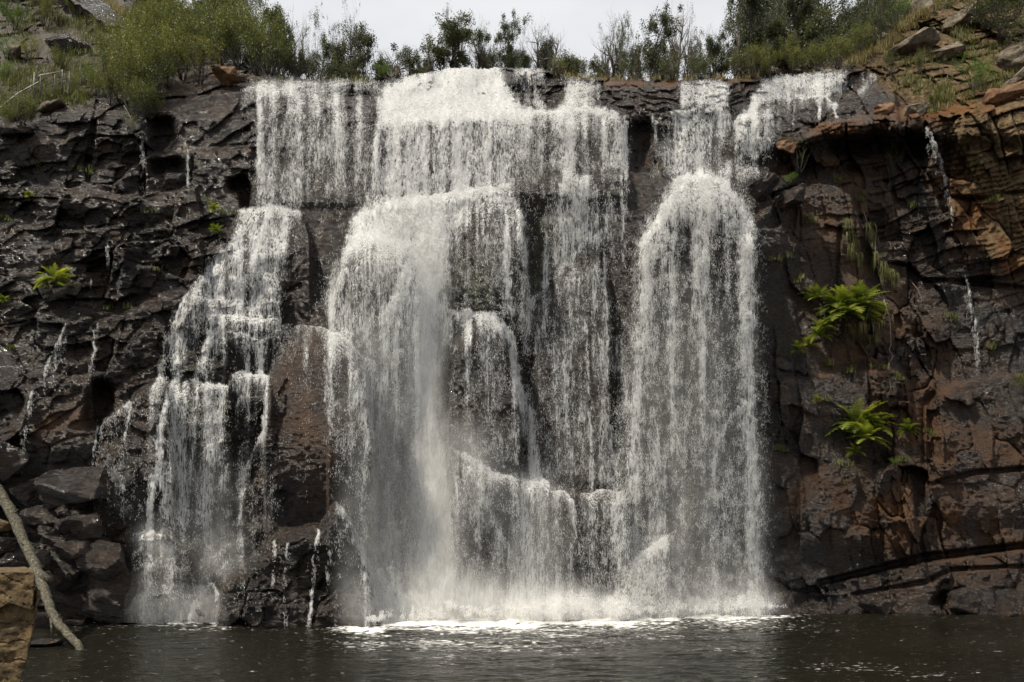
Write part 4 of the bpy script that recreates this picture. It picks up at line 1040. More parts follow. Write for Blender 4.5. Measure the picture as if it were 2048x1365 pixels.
# ------------------------------------------------------------------ tubes
class MB:
    def __init__(s): s.v = []; s.f = []; s.n = 0
    def tube(s, pts, rad, k=6):
        pts = [Vector(p) for p in pts]
        rings = []
        for i, p in enumerate(pts):
            t = (pts[min(i + 1, len(pts) - 1)] - pts[max(i - 1, 0)])
            if t.length < 1e-6: t = Vector((0, 0, 1))
            t.normalize()
            a = t.cross(Vector((0.3, .9, .2))); 
            if a.length < .05: a = t.cross(Vector((1, 0, 0)))
            a.normalize(); b = t.cross(a)
            r = rad[i] if hasattr(rad, '__len__') else rad
            for q in range(k):
                an = 2 * math.pi * q / k
                s.v.append(tuple(p + a * math.cos(an) * r + b * math.sin(an) * r))
            rings.append(s.n); s.n += k
        for i in range(len(rings) - 1):
            for q in range(k):
                s.f.append((rings[i] + q, rings[i] + (q + 1) % k, rings[i + 1] + (q + 1) % k, rings[i + 1] + q))
        if k == 4 or k == 6 or k == 8 or k == 10:
            for r0, rev in ((rings[0], True), (rings[-1], False)):
                for q in range(1, k - 2, 2):
                    f = (r0, r0 + q, r0 + q + 1, r0 + q + 2)
                    s.f.append(f[::-1] if rev else f)
    def mesh(s, name, mat, smooth=True):
        return np_mesh(name, s.v, s.f, mat, smooth=smooth, link=False)
    def build(s, name, mat, parent=None, smooth=True):
        return mesh_obj(name, s.mesh(name, mat, smooth), parent)

# log
lr = empty('fallen_log', at(150, 1283, 29.5))
tag(lr, 'weathered lichen-flecked log leaning from the boulder heap into the pool', 'log')
mb = MB()
ptsL = [(-30, 950, 37.0), (0, 985, 36.4), (30, 1040, 35.6), (52, 1092, 34.6), (74, 1140, 33.6), (88, 1175, 32.6), (100, 1215, 31.6), (120, 1252, 30.6), (150, 1284, 29.6), (165, 1305, 29.0)]
def dense(P, n=6):
    out_ = []
    for a, b in zip(P[:-1], P[1:]):
        for q in range(n): out_.append(tuple(a[i] + (b[i] - a[i]) * q / n for i in range(3)))
    out_.append(P[-1]); return out_
dl = dense(ptsL)
radl = [(.27 - .15 * i / len(dl)) * (1 + random.uniform(-.09, .09)) for i in range(len(dl))]
lv = [Vector(at(*p)) - lr.location for p in dl]
lv = [p + Vector((random.uniform(-.03, .03), 0, random.uniform(-.03, .03))) for p in lv]
mb.tube(lv, radl, 10); mb.build('trunk', M['log'], lr)
for (a_, du, dv, r_k) in ((11, 16, -10, .05), (19, -12, -14, .04), (27, 14, 4, .06), (40, 12, -8, .035)):
    mb = MB(); p0 = lv[a_]; mb.tube([p0, p0 + Vector((du * .014, -.1, -dv * .014)), p0 + Vector((du * .022, -.15, -dv * .026))], [r_k * 1.5, r_k, r_k * .5], 6); mb.build('broken_twig', M['log'], lr)
mb = MB(); q0 = Vector(at(66, 1142, 33.6)) - lr.location; q1 = Vector(at(97, 1162, 32.9)) - lr.location
mb.tube([q0, q0.lerp(q1, .5), q1], [.24, .22, .20], 10); mb.build('branch_stub', M['log'], lr)
mb = MB(); q0 = Vector(at(102, 1235, 31.4)) - lr.location; q1 = Vector(at(104, 1272, 31.0)) - lr.location
mb.tube([q0, q1], [.06, .03], 6); mb.build('broken_twig', M['log'], lr)

# railing on the left track
rr = empty('handrail', at(70, 210, 47))
tag(rr, 'galvanised steel handrail climbing the track at the upper left', 'railing')
def RP(u, v_, Y): return Vector(at(u, v_, Y)) - rr.location
railY = lambda u: 45.7 + u * .012
posts = [(36, 185, 245), (81, 152, 188), (69, 145, 190), (110, 150, 185), (125, 140, 180), (139, 143, 185)]
for (u, a_, b_) in posts:
    mb = MB(); Y = railY(u) + (.8 if u == 69 else 0); mb.tube([RP(u, a_, Y), RP(u - 1.5, b_ + 8, Y)], .04, 6); mb.build('post', M['steel'], rr)
def rail(nm, pts, r):
    mb = MB(); mb.tube([RP(u, v_, railY(u)) for u, v_ in pts], r, 6); mb.build(nm, M['steel'], rr)
rail('top_rail', [(-60, 262), (0, 216), (36, 187), (80, 163), (88, 158), (95, 157)], .028)
rail('top_rail', [(73, 157), (80, 151), (125, 143), (139, 144)], .028)
for k in range(1, 5):
    rail('wire', [(-60, 262 + k * 9), (0, 216 + k * 8), (36, 187 + k * 9), (80, 163 + k * 7), (110, 150 + k * 6), (139, 145 + k * 6)], .012)

# ------------------------------------------------------------------ plants
def leaves_mesh(name, centers, mat, size, elong=2.2, droop=0.0, seed=0, link=False, tint=None):
    """one folded leaf-sized quad per centre"""
    r = np.random.default_rng(seed); c = np.asarray(centers); n = len(c)
    d = r.normal(0, 1, (n, 3)); d[:, 2] += droop; d /= np.linalg.norm(d, axis=1)[:, None]
    e = r.normal(0, 1, (n, 3)); e -= (e * d).sum(1)[:, None] * d; e /= np.linalg.norm(e, axis=1)[:, None]
    L = size * r.uniform(.6, 1.3, n)[:, None]; w = L / elong
    V = np.stack([c - d * L / 2, c + e * w / 2, c + d * L / 2, c - e * w / 2], 1).reshape(-1, 3)
    Fq = np.arange(n * 4).reshape(n, 4)
    t = r.random(n) if tint is None else np.clip(tint + r.normal(0, .15, n), 0, 1)
    return np_mesh(name, V, Fq, mat, attrs={'tint': ('FLOAT', np.repeat(t, 4))}, link=link)

def grow(r, mb, p, d, L, rad, depth, tips, gn=.18, seg=5, up=.15, split=(2, 4), k=5, taper=.55, spread=.7):
    pts = [p.copy()]; q = p.copy(); dd = d.copy()
    for i in range(seg):
        dd = (dd + Vector((r.gauss(0, gn), r.gauss(0, gn), r.gauss(0, gn) + up * .2))).normalized()
        q = q + dd * (L / seg); pts.append(q.copy())
    rads = [rad * (1 - (1 - taper) * i / seg) for i in range(seg + 1)]
    mb.tube(pts, rads, k)
    if depth <= 0:
        tips.append((q, dd, L)); return
    n = r.randint(*split)
    for j in range(n):
        i = seg if j == 0 else r.randint(max(1, seg // 3), seg)
        ax = Vector((r.gauss(0, 1), r.gauss(0, 1), r.gauss(0, .5)))
        nd = (dd * (1.1 if j == 0 else .7) + ax.normalized() * spread + Vector((0, 0, up))).normalized()
        grow(r, mb, pts[i], nd, L * r.uniform(.55, .85), rads[i] * .65, depth - 1, tips, gn, max(3, seg - 1), up, split, max(3, k - 1) if k != 5 else 4, .5, spread)

def make_tree(seed, leafy=1.0, H=8.0, width=1.0, mat='gum', nleaf=9000, bark='bark', spindly=False):
    r = random.Random(seed); mb = MB(); tips = []
    base = Vector((0, 0, 0)); d = Vector((r.uniform(-.1, .1), r.uniform(-.1, .1), 1)).normalized()
    q = base.copy(); pts = [q.copy()]; nseg = 12; dd = d.copy()
    for i in range(nseg):
        dd = (dd + Vector((r.gauss(0, .10), r.gauss(0, .10), .08))).normalized(); q = q + dd * H * .85 / nseg; pts.append(q.copy())
    R0 = H * .016 + .03
    rads = [R0 * (1 - .8 * i / nseg) for i in range(nseg + 1)]
    if leafy < .3: R0 *= 1.5; rads = [q * 2.2 for q in rads]
    mb.tube(pts, rads, 6)
    nb = r.randint(16, 21)
    for j in range(nb):
        t = r.uniform(.3, 1.0) ** .85 if not spindly else r.uniform(.4, 1.0); i = min(nseg, int(t * nseg))
        an = r.uniform(0, 2 * math.pi)
        nd = Vector((math.cos(an), math.sin(an), r.uniform(.3, 1.0))).normalized()
        L = H * (.16 if not spindly else .24) * width * r.uniform(.45, 1.6) * (1.2 - .5 * t)
        grow(r, mb, pts[i], nd, L, rads[i] * .6, 2 if not spindly else 3, tips, .25, 4, .25, (2, 3), 4, .5, .8)
    tr = mb.mesh('trunk', M[bark])
    cr = None
    if leafy > 0:
        C = []; tn = []
        rr_ = np.random.default_rng(seed)
        sel = [t for t in tips if r.random() < leafy]
        per = max(6, int(nleaf / max(1, len(sel))))
        for (p, dd, L) in sel:
            s = .11 + .12 * r.random(); nn = int(per * r.uniform(.4, 1.6)) + 1
            pp = rr_.normal(0, 1, (nn, 3)) * np.array([s, s, s * 1.25]) * H / 8 + np.array(p[:]) + np.array([0, 0, -.06])
            C.append(pp); tn += [r.random()] * nn
        cr = leaves_mesh('crown', np.concatenate(C), M[mat], .15 * (H / 8) ** .5, 2.2, -.5, seed, tint=np.array(tn))
    return tr, cr

def put_thing(name, meshes, loc, scale, rz, label, cat, group=None, tilt=(0, 0)):
    root = empty(name, loc, rz)
    root.rotation_euler = (tilt[0], tilt[1], rz)
    root.scale = scale
    tag(root, label, cat, group)
    for pn, me in meshes:
        if me: mesh_obj(pn, me, root)
    return root

TREES = {
 'narrow': [make_tree(301, .9, 8, .55), make_tree(302, .9, 8, .65), make_tree(303, 1, 8, .6)],
 'broad': [make_tree(311, .9, 8, 1.0, nleaf=14000), make_tree(312, .95, 8, 1.1, nleaf=14000), make_tree(313, .85, 8, .95, nleaf=12000)],
 'bare': [make_tree(321, 0, 8, 1, bark='bark', spindly=True), make_tree(322, 0, 8, .9, bark='palebark', spindly=True), make_tree(323, .12, 8, .9, spindly=True, nleaf=600)],
 'open': [make_tree(331, .5, 8, 1.2, nleaf=9000, spindly=True), make_tree(332, .6, 8, 1.1, nleaf=9000, bark='palebark', spindly=True)],
}
def mesh_span(me):
    n = len(me.vertices); a = np.zeros(n * 3, dtype=np.float32); me.vertices.foreach_get('co', a); a = a.reshape(-1, 3)
    return a[:, 2].max(), np.percentile(np.abs(a[:, 0]), 96)
spans = {}
def tree(kind, idx, u, vtp, wpx, Y, label, rz=None, group=None, zbase=None):
    tr, cr = TREES[kind][idx % len(TREES[kind])]
    key = (kind, idx % len(TREES[kind]))
    if key not in spans: spans[key] = mesh_span(cr or tr) if not (kind == 'bare') else mesh_span(tr)
    hz, wx_ = spans[key]
    zb = (plateau(u, Y) if zbase is None else zbase) - .2
    zt = CZ + (HZ - vtp + (24 if kind == 'bare' or vtp < 80 else 10)) * Y / F
    sz = (zt - zb) / hz
    sx = (wpx * 1.15 / 2 * Y / F) / wx_
    x = (u - 1024) * Y / F
    return put_thing('gum_tree' if kind != 'bare' else 'bare_tree', [('trunk', tr), ('crown', cr)], (x, Y, zb), (sx, sx, sz), random.uniform(0, 6.28) if rz is None else rz, label, 'tree', group)

sky_trees = [
 ('open', 0, 640, 36, 70, 56, 'leafy gum tree standing left of the first bare tree on the skyline'),
 ('bare', 0, 604, 8, 74, 55, 'tall bare-branched tree forking above the left end of the lip'),
 ('broad', 1, 690, 46, 96, 57, 'broad dark gum tree with a bare leader rising from its crown'),
 ('bare', 2, 704, 10, 30, 56, 'thin bare spire poking out of the broad dark gum tree'),
 ('narrow', 0, 765, 96, 66, 58, 'low grey-green gum tree behind the bright bush'),
 ('bare', 1, 785, 72, 100, 56, 'leaning leafless tree spreading over the bright green bush'),
 ('broad', 2, 842, 106, 56, 60, 'rounded low gum tree just left of the main fall crest'),
 ('broad', 0, 908, 58, 84, 57, 'tallest rounded gum tree above the main fall crest'),
 ('open', 0, 900, 20, 44, 58, 'spindly treetop with sparse tufts above the rounded gum tree'),
 ('bare', 0, 942, 40, 62, 59, 'bare forked tree right of the rounded gum tree over the main fall'),
 ('open', 0, 978, 72, 46, 58, 'dark gum tree between the main fall crest and the small side fall'),
 ('bare', 1, 985, 52, 60, 60, 'pale twiggy dead tree behind the gums over the main fall'),
 ('broad', 1, 1020, 56, 62, 57, 'bushy gum tree directly above the small side fall'),
 ('narrow', 2, 1045, 96, 30, 55, 'slim low gum tree at the right shoulder of the bushy gum'),
 ('narrow', 0, 1077, 74, 34, 56, 'narrow column-like gum tree with dead branches at its top'),
 ('bare', 2, 1078, 50, 46, 56, 'dead twisted treetop above the narrow column-like gum'),
 ('narrow', 1, 1102, 106, 32, 60, 'small rounded distant gum tree right of the column-like gum'),
 ('narrow', 2, 1128, 106, 40, 56, 'low pointed gum tree left of the gap in the skyline'),
 ('narrow', 0, 1166, 94, 44, 56, 'isolated dense upright gum tree over the short upper curtain'),
 ('narrow', 1, 1202, 112, 36, 58, 'small thin gum tree right of the isolated upright one'),
 ('open', 1, 1244, 46, 70, 56, 'ragged gum tree with bare twigs left of the densest skyline crown'),
 ('bare', 0, 1240, 26, 70, 57, 'fine leafless twigs of a dead tree behind the ragged gum'),
 ('broad', 1, 1302, 34, 78, 55, 'dense tall gum tree, largest crown on the middle skyline'),
 ('bare', 1, 1352, 22, 56, 57, 'slender pale dead tree right of the largest skyline crown'),
 ('narrow', 2, 1342, 96, 40, 57, 'low gum tree at the foot of the slender pale dead tree'),
 ('open', 1, 1390, 76, 62, 58, 'rounded grey-green gum tree left of the right-hand thicket'),
 ('broad', 2, 1440, 88, 72, 56, 'spreading low gum tree at the right end of the open skyline'),
 ('bare', 2, 1425, 56, 60, 58, 'wispy dead branches above the spreading low gum'),
 ('broad', 2, 1515, -60, 90, 60, 'dark gum crown behind the tall narrow gum at the thicket edge'),
 ('broad', 0, 1560, -70, 110, 63, 'far gum crown filling the top of the right thicket'),
 ('narrow', 0, 1500, -30, 60, 55, 'tall narrow gum tree where the right-hand thicket begins'),
 ('open', 1, 1545, 4, 80, 56, 'open-crowned gum tree second from the left in the right thicket'),
 ('broad', 0, 1590, -40, 100, 58, 'broad gum tree with its crown cut by the top edge, right thicket'),
 ('broad', 1, 1640, -60, 110, 60, 'large shady gum tree at the centre of the right thicket'),
 ('open', 0, 1690, -60, 130, 58, 'big gum tree with thick dark limbs in the right thicket'),
 ('open', 1, 1750, -80, 130, 57, 'spreading dark-limbed gum tree nearest the right slope'),
 ('broad', 2, 1790, -50, 110, 60, 'dense gum tree behind the top of the right slope'),
 ('narrow', 1, 1570, 60, 60, 54.5, 'low olive gum sapling above the upper right cascade'),
 ('broad', 1, 1620, 70, 90, 54.5, 'bushy olive sapling behind the crest of the upper right cascade'),
 ('narrow', 2, 1720, 60, 60, 54, 'olive sapling left of the dry grass slope'),
 ('broad', 0, 330, -60, 130, 62, 'big dark gum tree behind the left grassy ridge'),
 ('broad', 2, 400, -40, 120, 62, 'gum tree second from the left behind the shrub bank'),
 ('open', 0, 450, -50, 110, 60, 'open gum tree cut by the top edge behind the shrub bank'),
 ('open', 1, 505, -20, 80, 58, 'grey open gum tree at the right end of the shrub bank'),
 ('broad', 1, 290, -70, 100, 66, 'far gum tree over the left ridge'),
 ('bare', 1, 545, 30, 60, 56, 'fine grey dead tree behind the right end of the shrub bank'),
 ('narrow', 1, 560, 36, 50, 55, 'dark young gum between the shrub bank and the first bare tree'),
]
for t in sky_trees: tree(*t)
r_ = random.Random(99)
for k, u_ in enumerate(range(585, 1475, 33)):
    if 805 < u_ < 835 or 1170 < u_ < 1190: continue
    tree('narrow', k, u_ + r_.uniform(-8, 8), r_.uniform(98, 134), r_.uniform(22, 36), r_.uniform(57, 63), 'slim gum sapling in the low row filling the skyline behind the lip', group='gum saplings in the low row behind the lip')
for k, (u_, v_) in enumerate([(575, 60), (622, 40), (668, 62), (735, 70), (872, 74), (960, 66), (1058, 80), (1096, 84), (1215, 66), (1272, 52), (1322, 58), (1372, 44), (1410, 74), (1462, 60)]):
    tree('bare', k % 3, u_, v_ - r_.uniform(0, 16), r_.uniform(26, 50), r_.uniform(55, 61), 'thin dead tree standing among the gum saplings behind the lip', group='thin dead trees behind the lip')
for k, (u_, v_) in enumerate([(1530, 20), (1575, 40), (1610, 10), (1655, 30), (1705, 20), (1745, 0), (1780, 20), (470, 20), (520, 50), (425, 0), (370, -20)]):
    tree('broad', k, u_, v_, 90, r_.uniform(61, 64), 'leafy gum tree filling the back of the dense thicket', group='gum trees at the back of the thickets')

def make_shrub(seed, mat, H=2.4, R=1.1, stems=14, nleaf=4200, size=.085, upright=True):
    r = random.Random(seed); mb = MB(); tips = []
    for k in range(stems):
        an = r.uniform(0, 6.28); sp = r.uniform(.1, .9) * R
        d = Vector((math.cos(an) * sp, math.sin(an) * sp, H * r.uniform(.7, 1))).normalized()
        grow(r, mb, Vector((math.cos(an) * .1, math.sin(an) * .1, 0)), d, H * r.uniform(.4, .62), .022, 2, tips, .14, 4, .5 if upright else .1, (2, 3), 4, .5, .45)
    st = mb.mesh('stem', M['bark'])
    rr_ = np.random.default_rng(seed); C = []; tn = []
    per = nleaf // len(tips)
    for (p, dd, L) in tips:
        nn = int(per * r.uniform(.5, 1.5)) + 1
        t = rr_.uniform(-1, .25, nn)[:, None]
        C.append(np.array(p[:]) + t * np.array(dd[:]) * L + rr_.normal(0, .085, (nn, 3))); tn += [r.random()] * nn
    fo = leaves_mesh('foliage', np.concatenate(C), M[mat], size, 2.6, .9 if upright else 0, seed, tint=np.array(tn))
    return st, fo
SH = {'olive': [make_shrub(401 + k, 'olive') for k in range(4)],
      'bright': [make_shrub(411 + k, 'bright', 1.8, 1.2, 12, 3800, .08, False) for k in range(2)],
      'thin': [make_shrub(421 + k, 'olive', 2.4, .7, 8, 900, .08) for k in range(2)],
      'gum': [make_shrub(431 + k, 'gum', 2.6, 1.3, 12, 4200, .10, False) for k in range(2)]}
def shrub(kind, k, u, v_, hpx, label, wf=1.0, out_=.1, group=None, Y=None, cat='shrub', tilt=(0, 0)):
    st, fo = SH[kind][k % len(SH[kind])]
    Yp = (surfY(u, v_) - out_) if Y is None else Y
    s = (hpx * Yp / F) / 2.5
    return put_thing('shrub', [('stem', st), ('foliage', fo)], at(u, v_, Yp), (s * wf, s * wf, s), random.uniform(0, 6.28), label, cat, group, tilt)

GB = 'olive shrubs crowding the left bank'
rowsb = [(240, 205, 70), (262, 226, 78), (285, 215, 80), (225, 180, 66), (310, 195, 80), (335, 178, 74), (250, 160, 76), (290, 150, 80), (330, 140, 78), (365, 160, 78), (400, 168, 72),
         (210, 140, 60), (240, 115, 60), (280, 100, 66), (320, 95, 70), (360, 110, 74), (400, 130, 78), (440, 130, 80), (475, 138, 80), (510, 148, 84), (540, 152, 86), (420, 100, 70), (460, 105, 70), (500, 118, 78),
         (185, 165, 40), (262, 75, 40), (305, 68, 50), (350, 78, 60), (388, 88, 64), (190, 192, 34), (270, 190, 76), (300, 172, 80), (345, 120, 70), (565, 154, 60), (220, 210, 50), (270, 242, 64), (300, 240, 50)]
for k, (u, v_, h) in enumerate(rowsb):
    shrub('olive', k, u, v_, h * 1.15, 'feathery olive-green shrub packed into the thicket on the left bank', 1.15, .3, GB)
named = [
 ('bright', 0, 765, 158, 34, 'low bright green bush on the lip between the left veil and the main fall', 1.3, .2),
 ('bright', 1, 1945, 185, 84, 'rounded bright green leafy shrub on the right slope', 1.0, .3),
 ('bright', 0, 15, 120, 60, 'bright green shrub at the left edge above the handrail', 1.1, .3),
 ('bright', 1, 18, 160, 44, 'yellow-green shrub at the left edge beside the lower handrail', 1.1, .3),
 ('gum', 0, 2010, 85, 110, 'dark broad-leaved shrub at the top right corner', 1.3, .3),
 ('gum', 1, 1975, 60, 90, 'dark shrub left of the corner shrub on the right slope', 1.2, .3),
 ('gum', 0, 2060, 140, 110, 'dark shrub cut by the right edge', 1.2, .3),
 ('olive', 1, 1780, 152, 46, 'tufted green shrub in a cleft at the top of the upper right cascade', .8, .3),
 ('olive', 2, 1840, 150, 40, 'small thin shrub on the right slope among grey rocks', .7, .2),
 ('bright', 0, 1810, 40, 60, 'yellow-green shrub at the top of the right slope beside dry grass', 1.0, .3),
 ('olive', 3, 1870, 222, 34, 'low green tuft behind the orange ledge on the right', 1.5, .4),
 ('thin', 0, 1600, 345, 64, 'wispy grey-green bush growing at the left end of the overhang', 1.3, 1.0),
 ('thin', 1, 1785, 350, 50, 'wispy bush growing under the middle of the overhang', 1.2, .3),
 ('bright', 1, 1585, 366, 24, 'small yellow-green plant below the wispy bush at the overhang', 1.3, .9),
 ('thin', 0, 1955, 250, 36, 'tiny shrub on the orange ledge near the right edge', .9, .4),
 ('olive', 0, 45, 250, 60, 'dull olive shrub in front of the handrail foot at the left edge', 1.1, .6),
 ('olive', 2, 62, 244, 36, 'olive shrub under the middle of the handrail', 1.0, .5),
 ('olive', 3, 15, 262, 50, 'brownish shrub at the left edge under the handrail', 1.1, .6),
 ('olive', 1, 95, 204, 20, 'small olive shrub at the foot of the handrail posts', 1.0, .5),
 ('olive', 0, 150, 185, 34, 'small olive shrub at the top end of the handrail', 1.0, .3),
 ('thin', 1, 260, 268, 40, 'dangling twiggy shrub under the thicket above the dark recess', 1.2, .5),
 ('olive', 2, 1505, 156, 56, 'olive bush on the orange soil at the right end of the skyline', 1.2, .2),
 ('olive', 3, 1540, 152, 50, 'olive bush at the left end of the upper right cascade crest', 1.2, .2),
 ('olive', 0, 1590, 148, 50, 'olive bush behind the middle of the upper right cascade crest', 1.3, .1),
 ('olive', 1, 1635, 144, 50, 'olive bush behind the right part of the upper right cascade crest', 1.3, .1),
 ('olive', 2, 1675, 140, 56, 'olive bush at the right end of the upper right cascade crest', 1.2, .1),
 ('olive', 3, 1720, 116, 60, 'olive bush at the foot of the dry grass slope', 1.2, .1),
 ('gum', 1, 1760, 90, 70, 'grey-green bush beside the dry grass slope', 1.2, 0),
 ('bright', 0, 30, 60, 60, 'bright bush high at the left edge of the hillside', 1.1, .2),
 ('olive', 1, 90, 60, 60, 'olive bush on the left hillside below the crag', 1.2, .2),
 ('olive', 2, 150, 40, 50, 'olive bush near the crest of the left hillside', 1.2, .2),
 ('thin', 0, 200, 90, 60, 'thin twiggy bush right of the cracked outcrop', 1.3, .2),
 ('olive', 0, 60, 130, 50, 'olive bush above the middle of the handrail', 1.2, .2),
 ('olive', 3, 120, 142, 40, 'olive bush behind the upper posts of the handrail', 1.2, .3),
 ('bright', 1, 165, 165, 44, 'green bush at the upper end of the handrail', 1.1, .3),
 ('olive', 1, 10, 30, 60, 'dark bush in the top left corner', 1.2, .2),
 ('thin', 0, 1290, 186, 16, 'tiny tuft on the brown rock between the upper curtains', 1.2, .2),
 ('olive', 1, 1470, 152, 40, 'olive bush on the skyline above the small double fall', 1.2, .1),
 ('gum', 0, 640, 158, 40, 'grey-green bush on the lip above the left veil', 1.4, .1),
 ('gum', 1, 700, 160, 36, 'second grey-green bush on the lip above the left veil', 1.4, .1),
 ('gum', 0, 595, 156, 44, 'grey-green bush at the left end of the lip', 1.3, .1),
 ('gum', 1, 1400, 158, 36, 'grey-green bush on the lip above the small double fall', 1.4, .1),
 ('gum', 0, 1345, 160, 36, 'grey-green bush at the foot of the pale dead tree', 1.3, .1),
 ('gum', 1, 1260, 158, 34, 'grey-green bush on the brown rock left of the dense gum', 1.4, .1),
 ('olive', 0, 1120, 150, 30, 'low green bush right of the small side fall crest', 1.3, .1),
 ('thin', 1, 1700, 700, 50, 'dull green bush hanging under the large fern on the right wall', 1.5, .3),
 ('thin', 0, 1740, 715, 44, 'faint dark green bush right of the hanging dull bush', 1.5, .3),
 ('thin', 1, 2040, 790, 40, 'small yellow-green plant at the right edge halfway down the wall', 1.2, .3),
 ('bright', 0, 1790, 932, 20, 'tiny bright plant under the lower ferns', 1.2, .3),
]
for t in named: shrub(*t[:6], wf=t[6], out_=t[7])

# hill behind the thickets
def back_hill(name, pts, mat):
    bm = bmesh.new(); top = []; bot = []; bk = []
    for (u, v_, Y) in pts:
        top.append(bm.verts.new(at(u, v_, Y))); p = Vector(at(u, v_, Y)); 
        bot.append(bm.verts.new((p.x, Y - 12, plateau(u, Y) - 1.5))); bk.append(bm.verts.new((p.x, Y + 25, p.z + 1)))
    for a in range(len(pts) - 1):
        bm.faces.new((bot[a], bot[a + 1], top[a + 1], top[a])); bm.faces.new((top[a], top[a + 1], bk[a + 1], bk[a]))
    for _ in range(4): bmesh.ops.subdivide_edges(bm, edges=bm.edges[:], cuts=1, use_grid_fill=True)
    for v__ in bm.verts:
        v__.co.z += .5 * math.sin(v__.co.x * 1.3) * math.cos(v__.co.y * .9) + random.uniform(-.15, .15)
    me = bpy.data.meshes.new(name); bm.to_mesh(me); bm.free(); me.materials.append(mat)
    o = mesh_obj(name, me); tag(o, kind='structure'); return o
back_hill('hill', [(1490, 130, 64), (1560, 90, 65), (1640, 60, 66), (1720, 40, 66), (1800, 0, 66), (1900, -40, 66), (2050, -100, 66)], M['tan'])
back_hill('hill', [(-100, -140, 72), (150, -80, 72), (300, 0, 70), (420, 60, 68), (540, 125, 66)], M['cliff'])

# ferns
def make_fern(seed, n=16, L=.9, droopy=.5):
    r = random.Random(seed); V = []; Fq = []; tn = []
    for k in range(n):
        an = r.choice((r.gauss(0, .5), r.gauss(math.pi, .5), r.uniform(-math.pi, 0))); el = r.uniform(.1, 1.35); l = L * r.uniform(.75, 1.2)
        d = Vector((math.cos(an) * math.cos(el), math.sin(an) * math.cos(el), math.sin(el)))
        side = d.cross(Vector((0, 0, 1))).normalized(); p = Vector((0, 0, 0)); seg = 22; t0 = r.random()
        for i in range(seg):
            f = i / seg
            q = p + d * l / seg; d = (d + Vector((0, 0, -droopy * (1.6 / seg)))).normalized()
            w = l * .19 * math.sin(math.pi * min(1, f * .92 + .1)) ** .8
            nrm = side.cross(d).normalized()
            for s in (-1, 1):
                out_ = side * s * w + d * w * .35 + nrm * w * r.uniform(-.25, .1)
                b = len(V); hw = d * (l / seg) * .36
                V += [p - hw * .9, p + hw * 1.2, p + out_ + hw * .25, p + out_ - hw * .35]
                Fq.append((b, b + 1, b + 2, b + 3)); tn += [min(1, max(0, t0 * .6 + .4 * f + r.uniform(-.1, .1)))] * 4
            p = q
    return np_mesh('fronds', [tuple(v) for v in V], Fq, M['fern'], attrs={'tint': ('FLOAT', tn)}, link=False)
def root_tuft(seed):
    r = random.Random(seed); mb = MB()
    for k in range(12):
        d = Vector((r.gauss(0, .3), r.uniform(-.5, .2), -1)).normalized(); p = Vector((0, 0, 0)); pts = [p]
        for i in range(4): d = (d + Vector((r.gauss(0, .15), r.gauss(0, .1), 0))).normalized(); p = p + d * .16; pts.append(p)
        mb.tube(pts, [.02, .014, .01, .007, .004], 4)
    return mb.mesh('root_stock', M['bark'])
FE = [make_fern(501, 30, .9, .7), make_fern(502, 24, .8, 1.0), make_fern(503, 40, 1.0, .8)]; RT = root_tuft(5)
RT.transform(Matrix.Scale(.45, 4))
def fern(k, u, v_, rpx, lab, out_=.45, sc_=1):
    Y = surfY(u, v_) - out_
    s = rpx * Y / F / .98
    put_thing('fern', [('fronds', FE[k % 3]), ('root_stock', RT)], at(u, v_, Y), (s * 1.2, s, s * 1.2), random.uniform(-.4, .4), lab, 'fern')
fern(0, 1634, 598, 34, 'small upright bright fern, highest on the right wall')
fern(2, 1700, 630, 66, 'largest upper fern cluster fanning out on the right wall')
fern(0, 1722, 612, 52, 'fern growing out of the right side of the upper cluster', .8)
fern(2, 1672, 618, 40, 'fern leaning left from the upper cluster', .8)
fern(1, 1642, 672, 40, 'yellow-green fern below and left of the upper cluster')
fern(1, 1655, 655, 26, 'short fern between the yellow-green fern and the upper cluster', .7)
fern(1, 1596, 700, 24, 'tiny fern at the lower left of the upper cluster')
fern(0, 1618, 690, 20, 'little fern just right of the tiny lower left one')
fern(2, 1712, 852, 56, 'lower left fern drooping from a ledge on the right wall')
fern(1, 1745, 858, 54, 'lower middle fern arching over the ledge', .7)
fern(0, 1730, 880, 46, 'hanging fern below the two lower ledge ferns', .8)
fern(1, 1815, 862, 34, 'dark green fern at the right of the lower group')
fern(1, 1712, 905, 26, 'small pale fern at the very bottom of the lower group', .7)
fern(1, 1634, 800, 12, 'tiny yellow fern alone between the two fern groups', .3)
fern(2, 110, 562, 34, 'bright fern clump on the dark rocks at far left')
fern(1, 430, 418, 17, 'small fern on the ledge left of the staircase cascade top')
fern(0, 432, 462, 17, 'small fern under the ledge left of the staircase cascade')
fern(1, 8, 600, 16, 'dim little fern at the left edge')
fern(1, 60, 390, 14, 'small dark fern in a left cliff crack', .2)

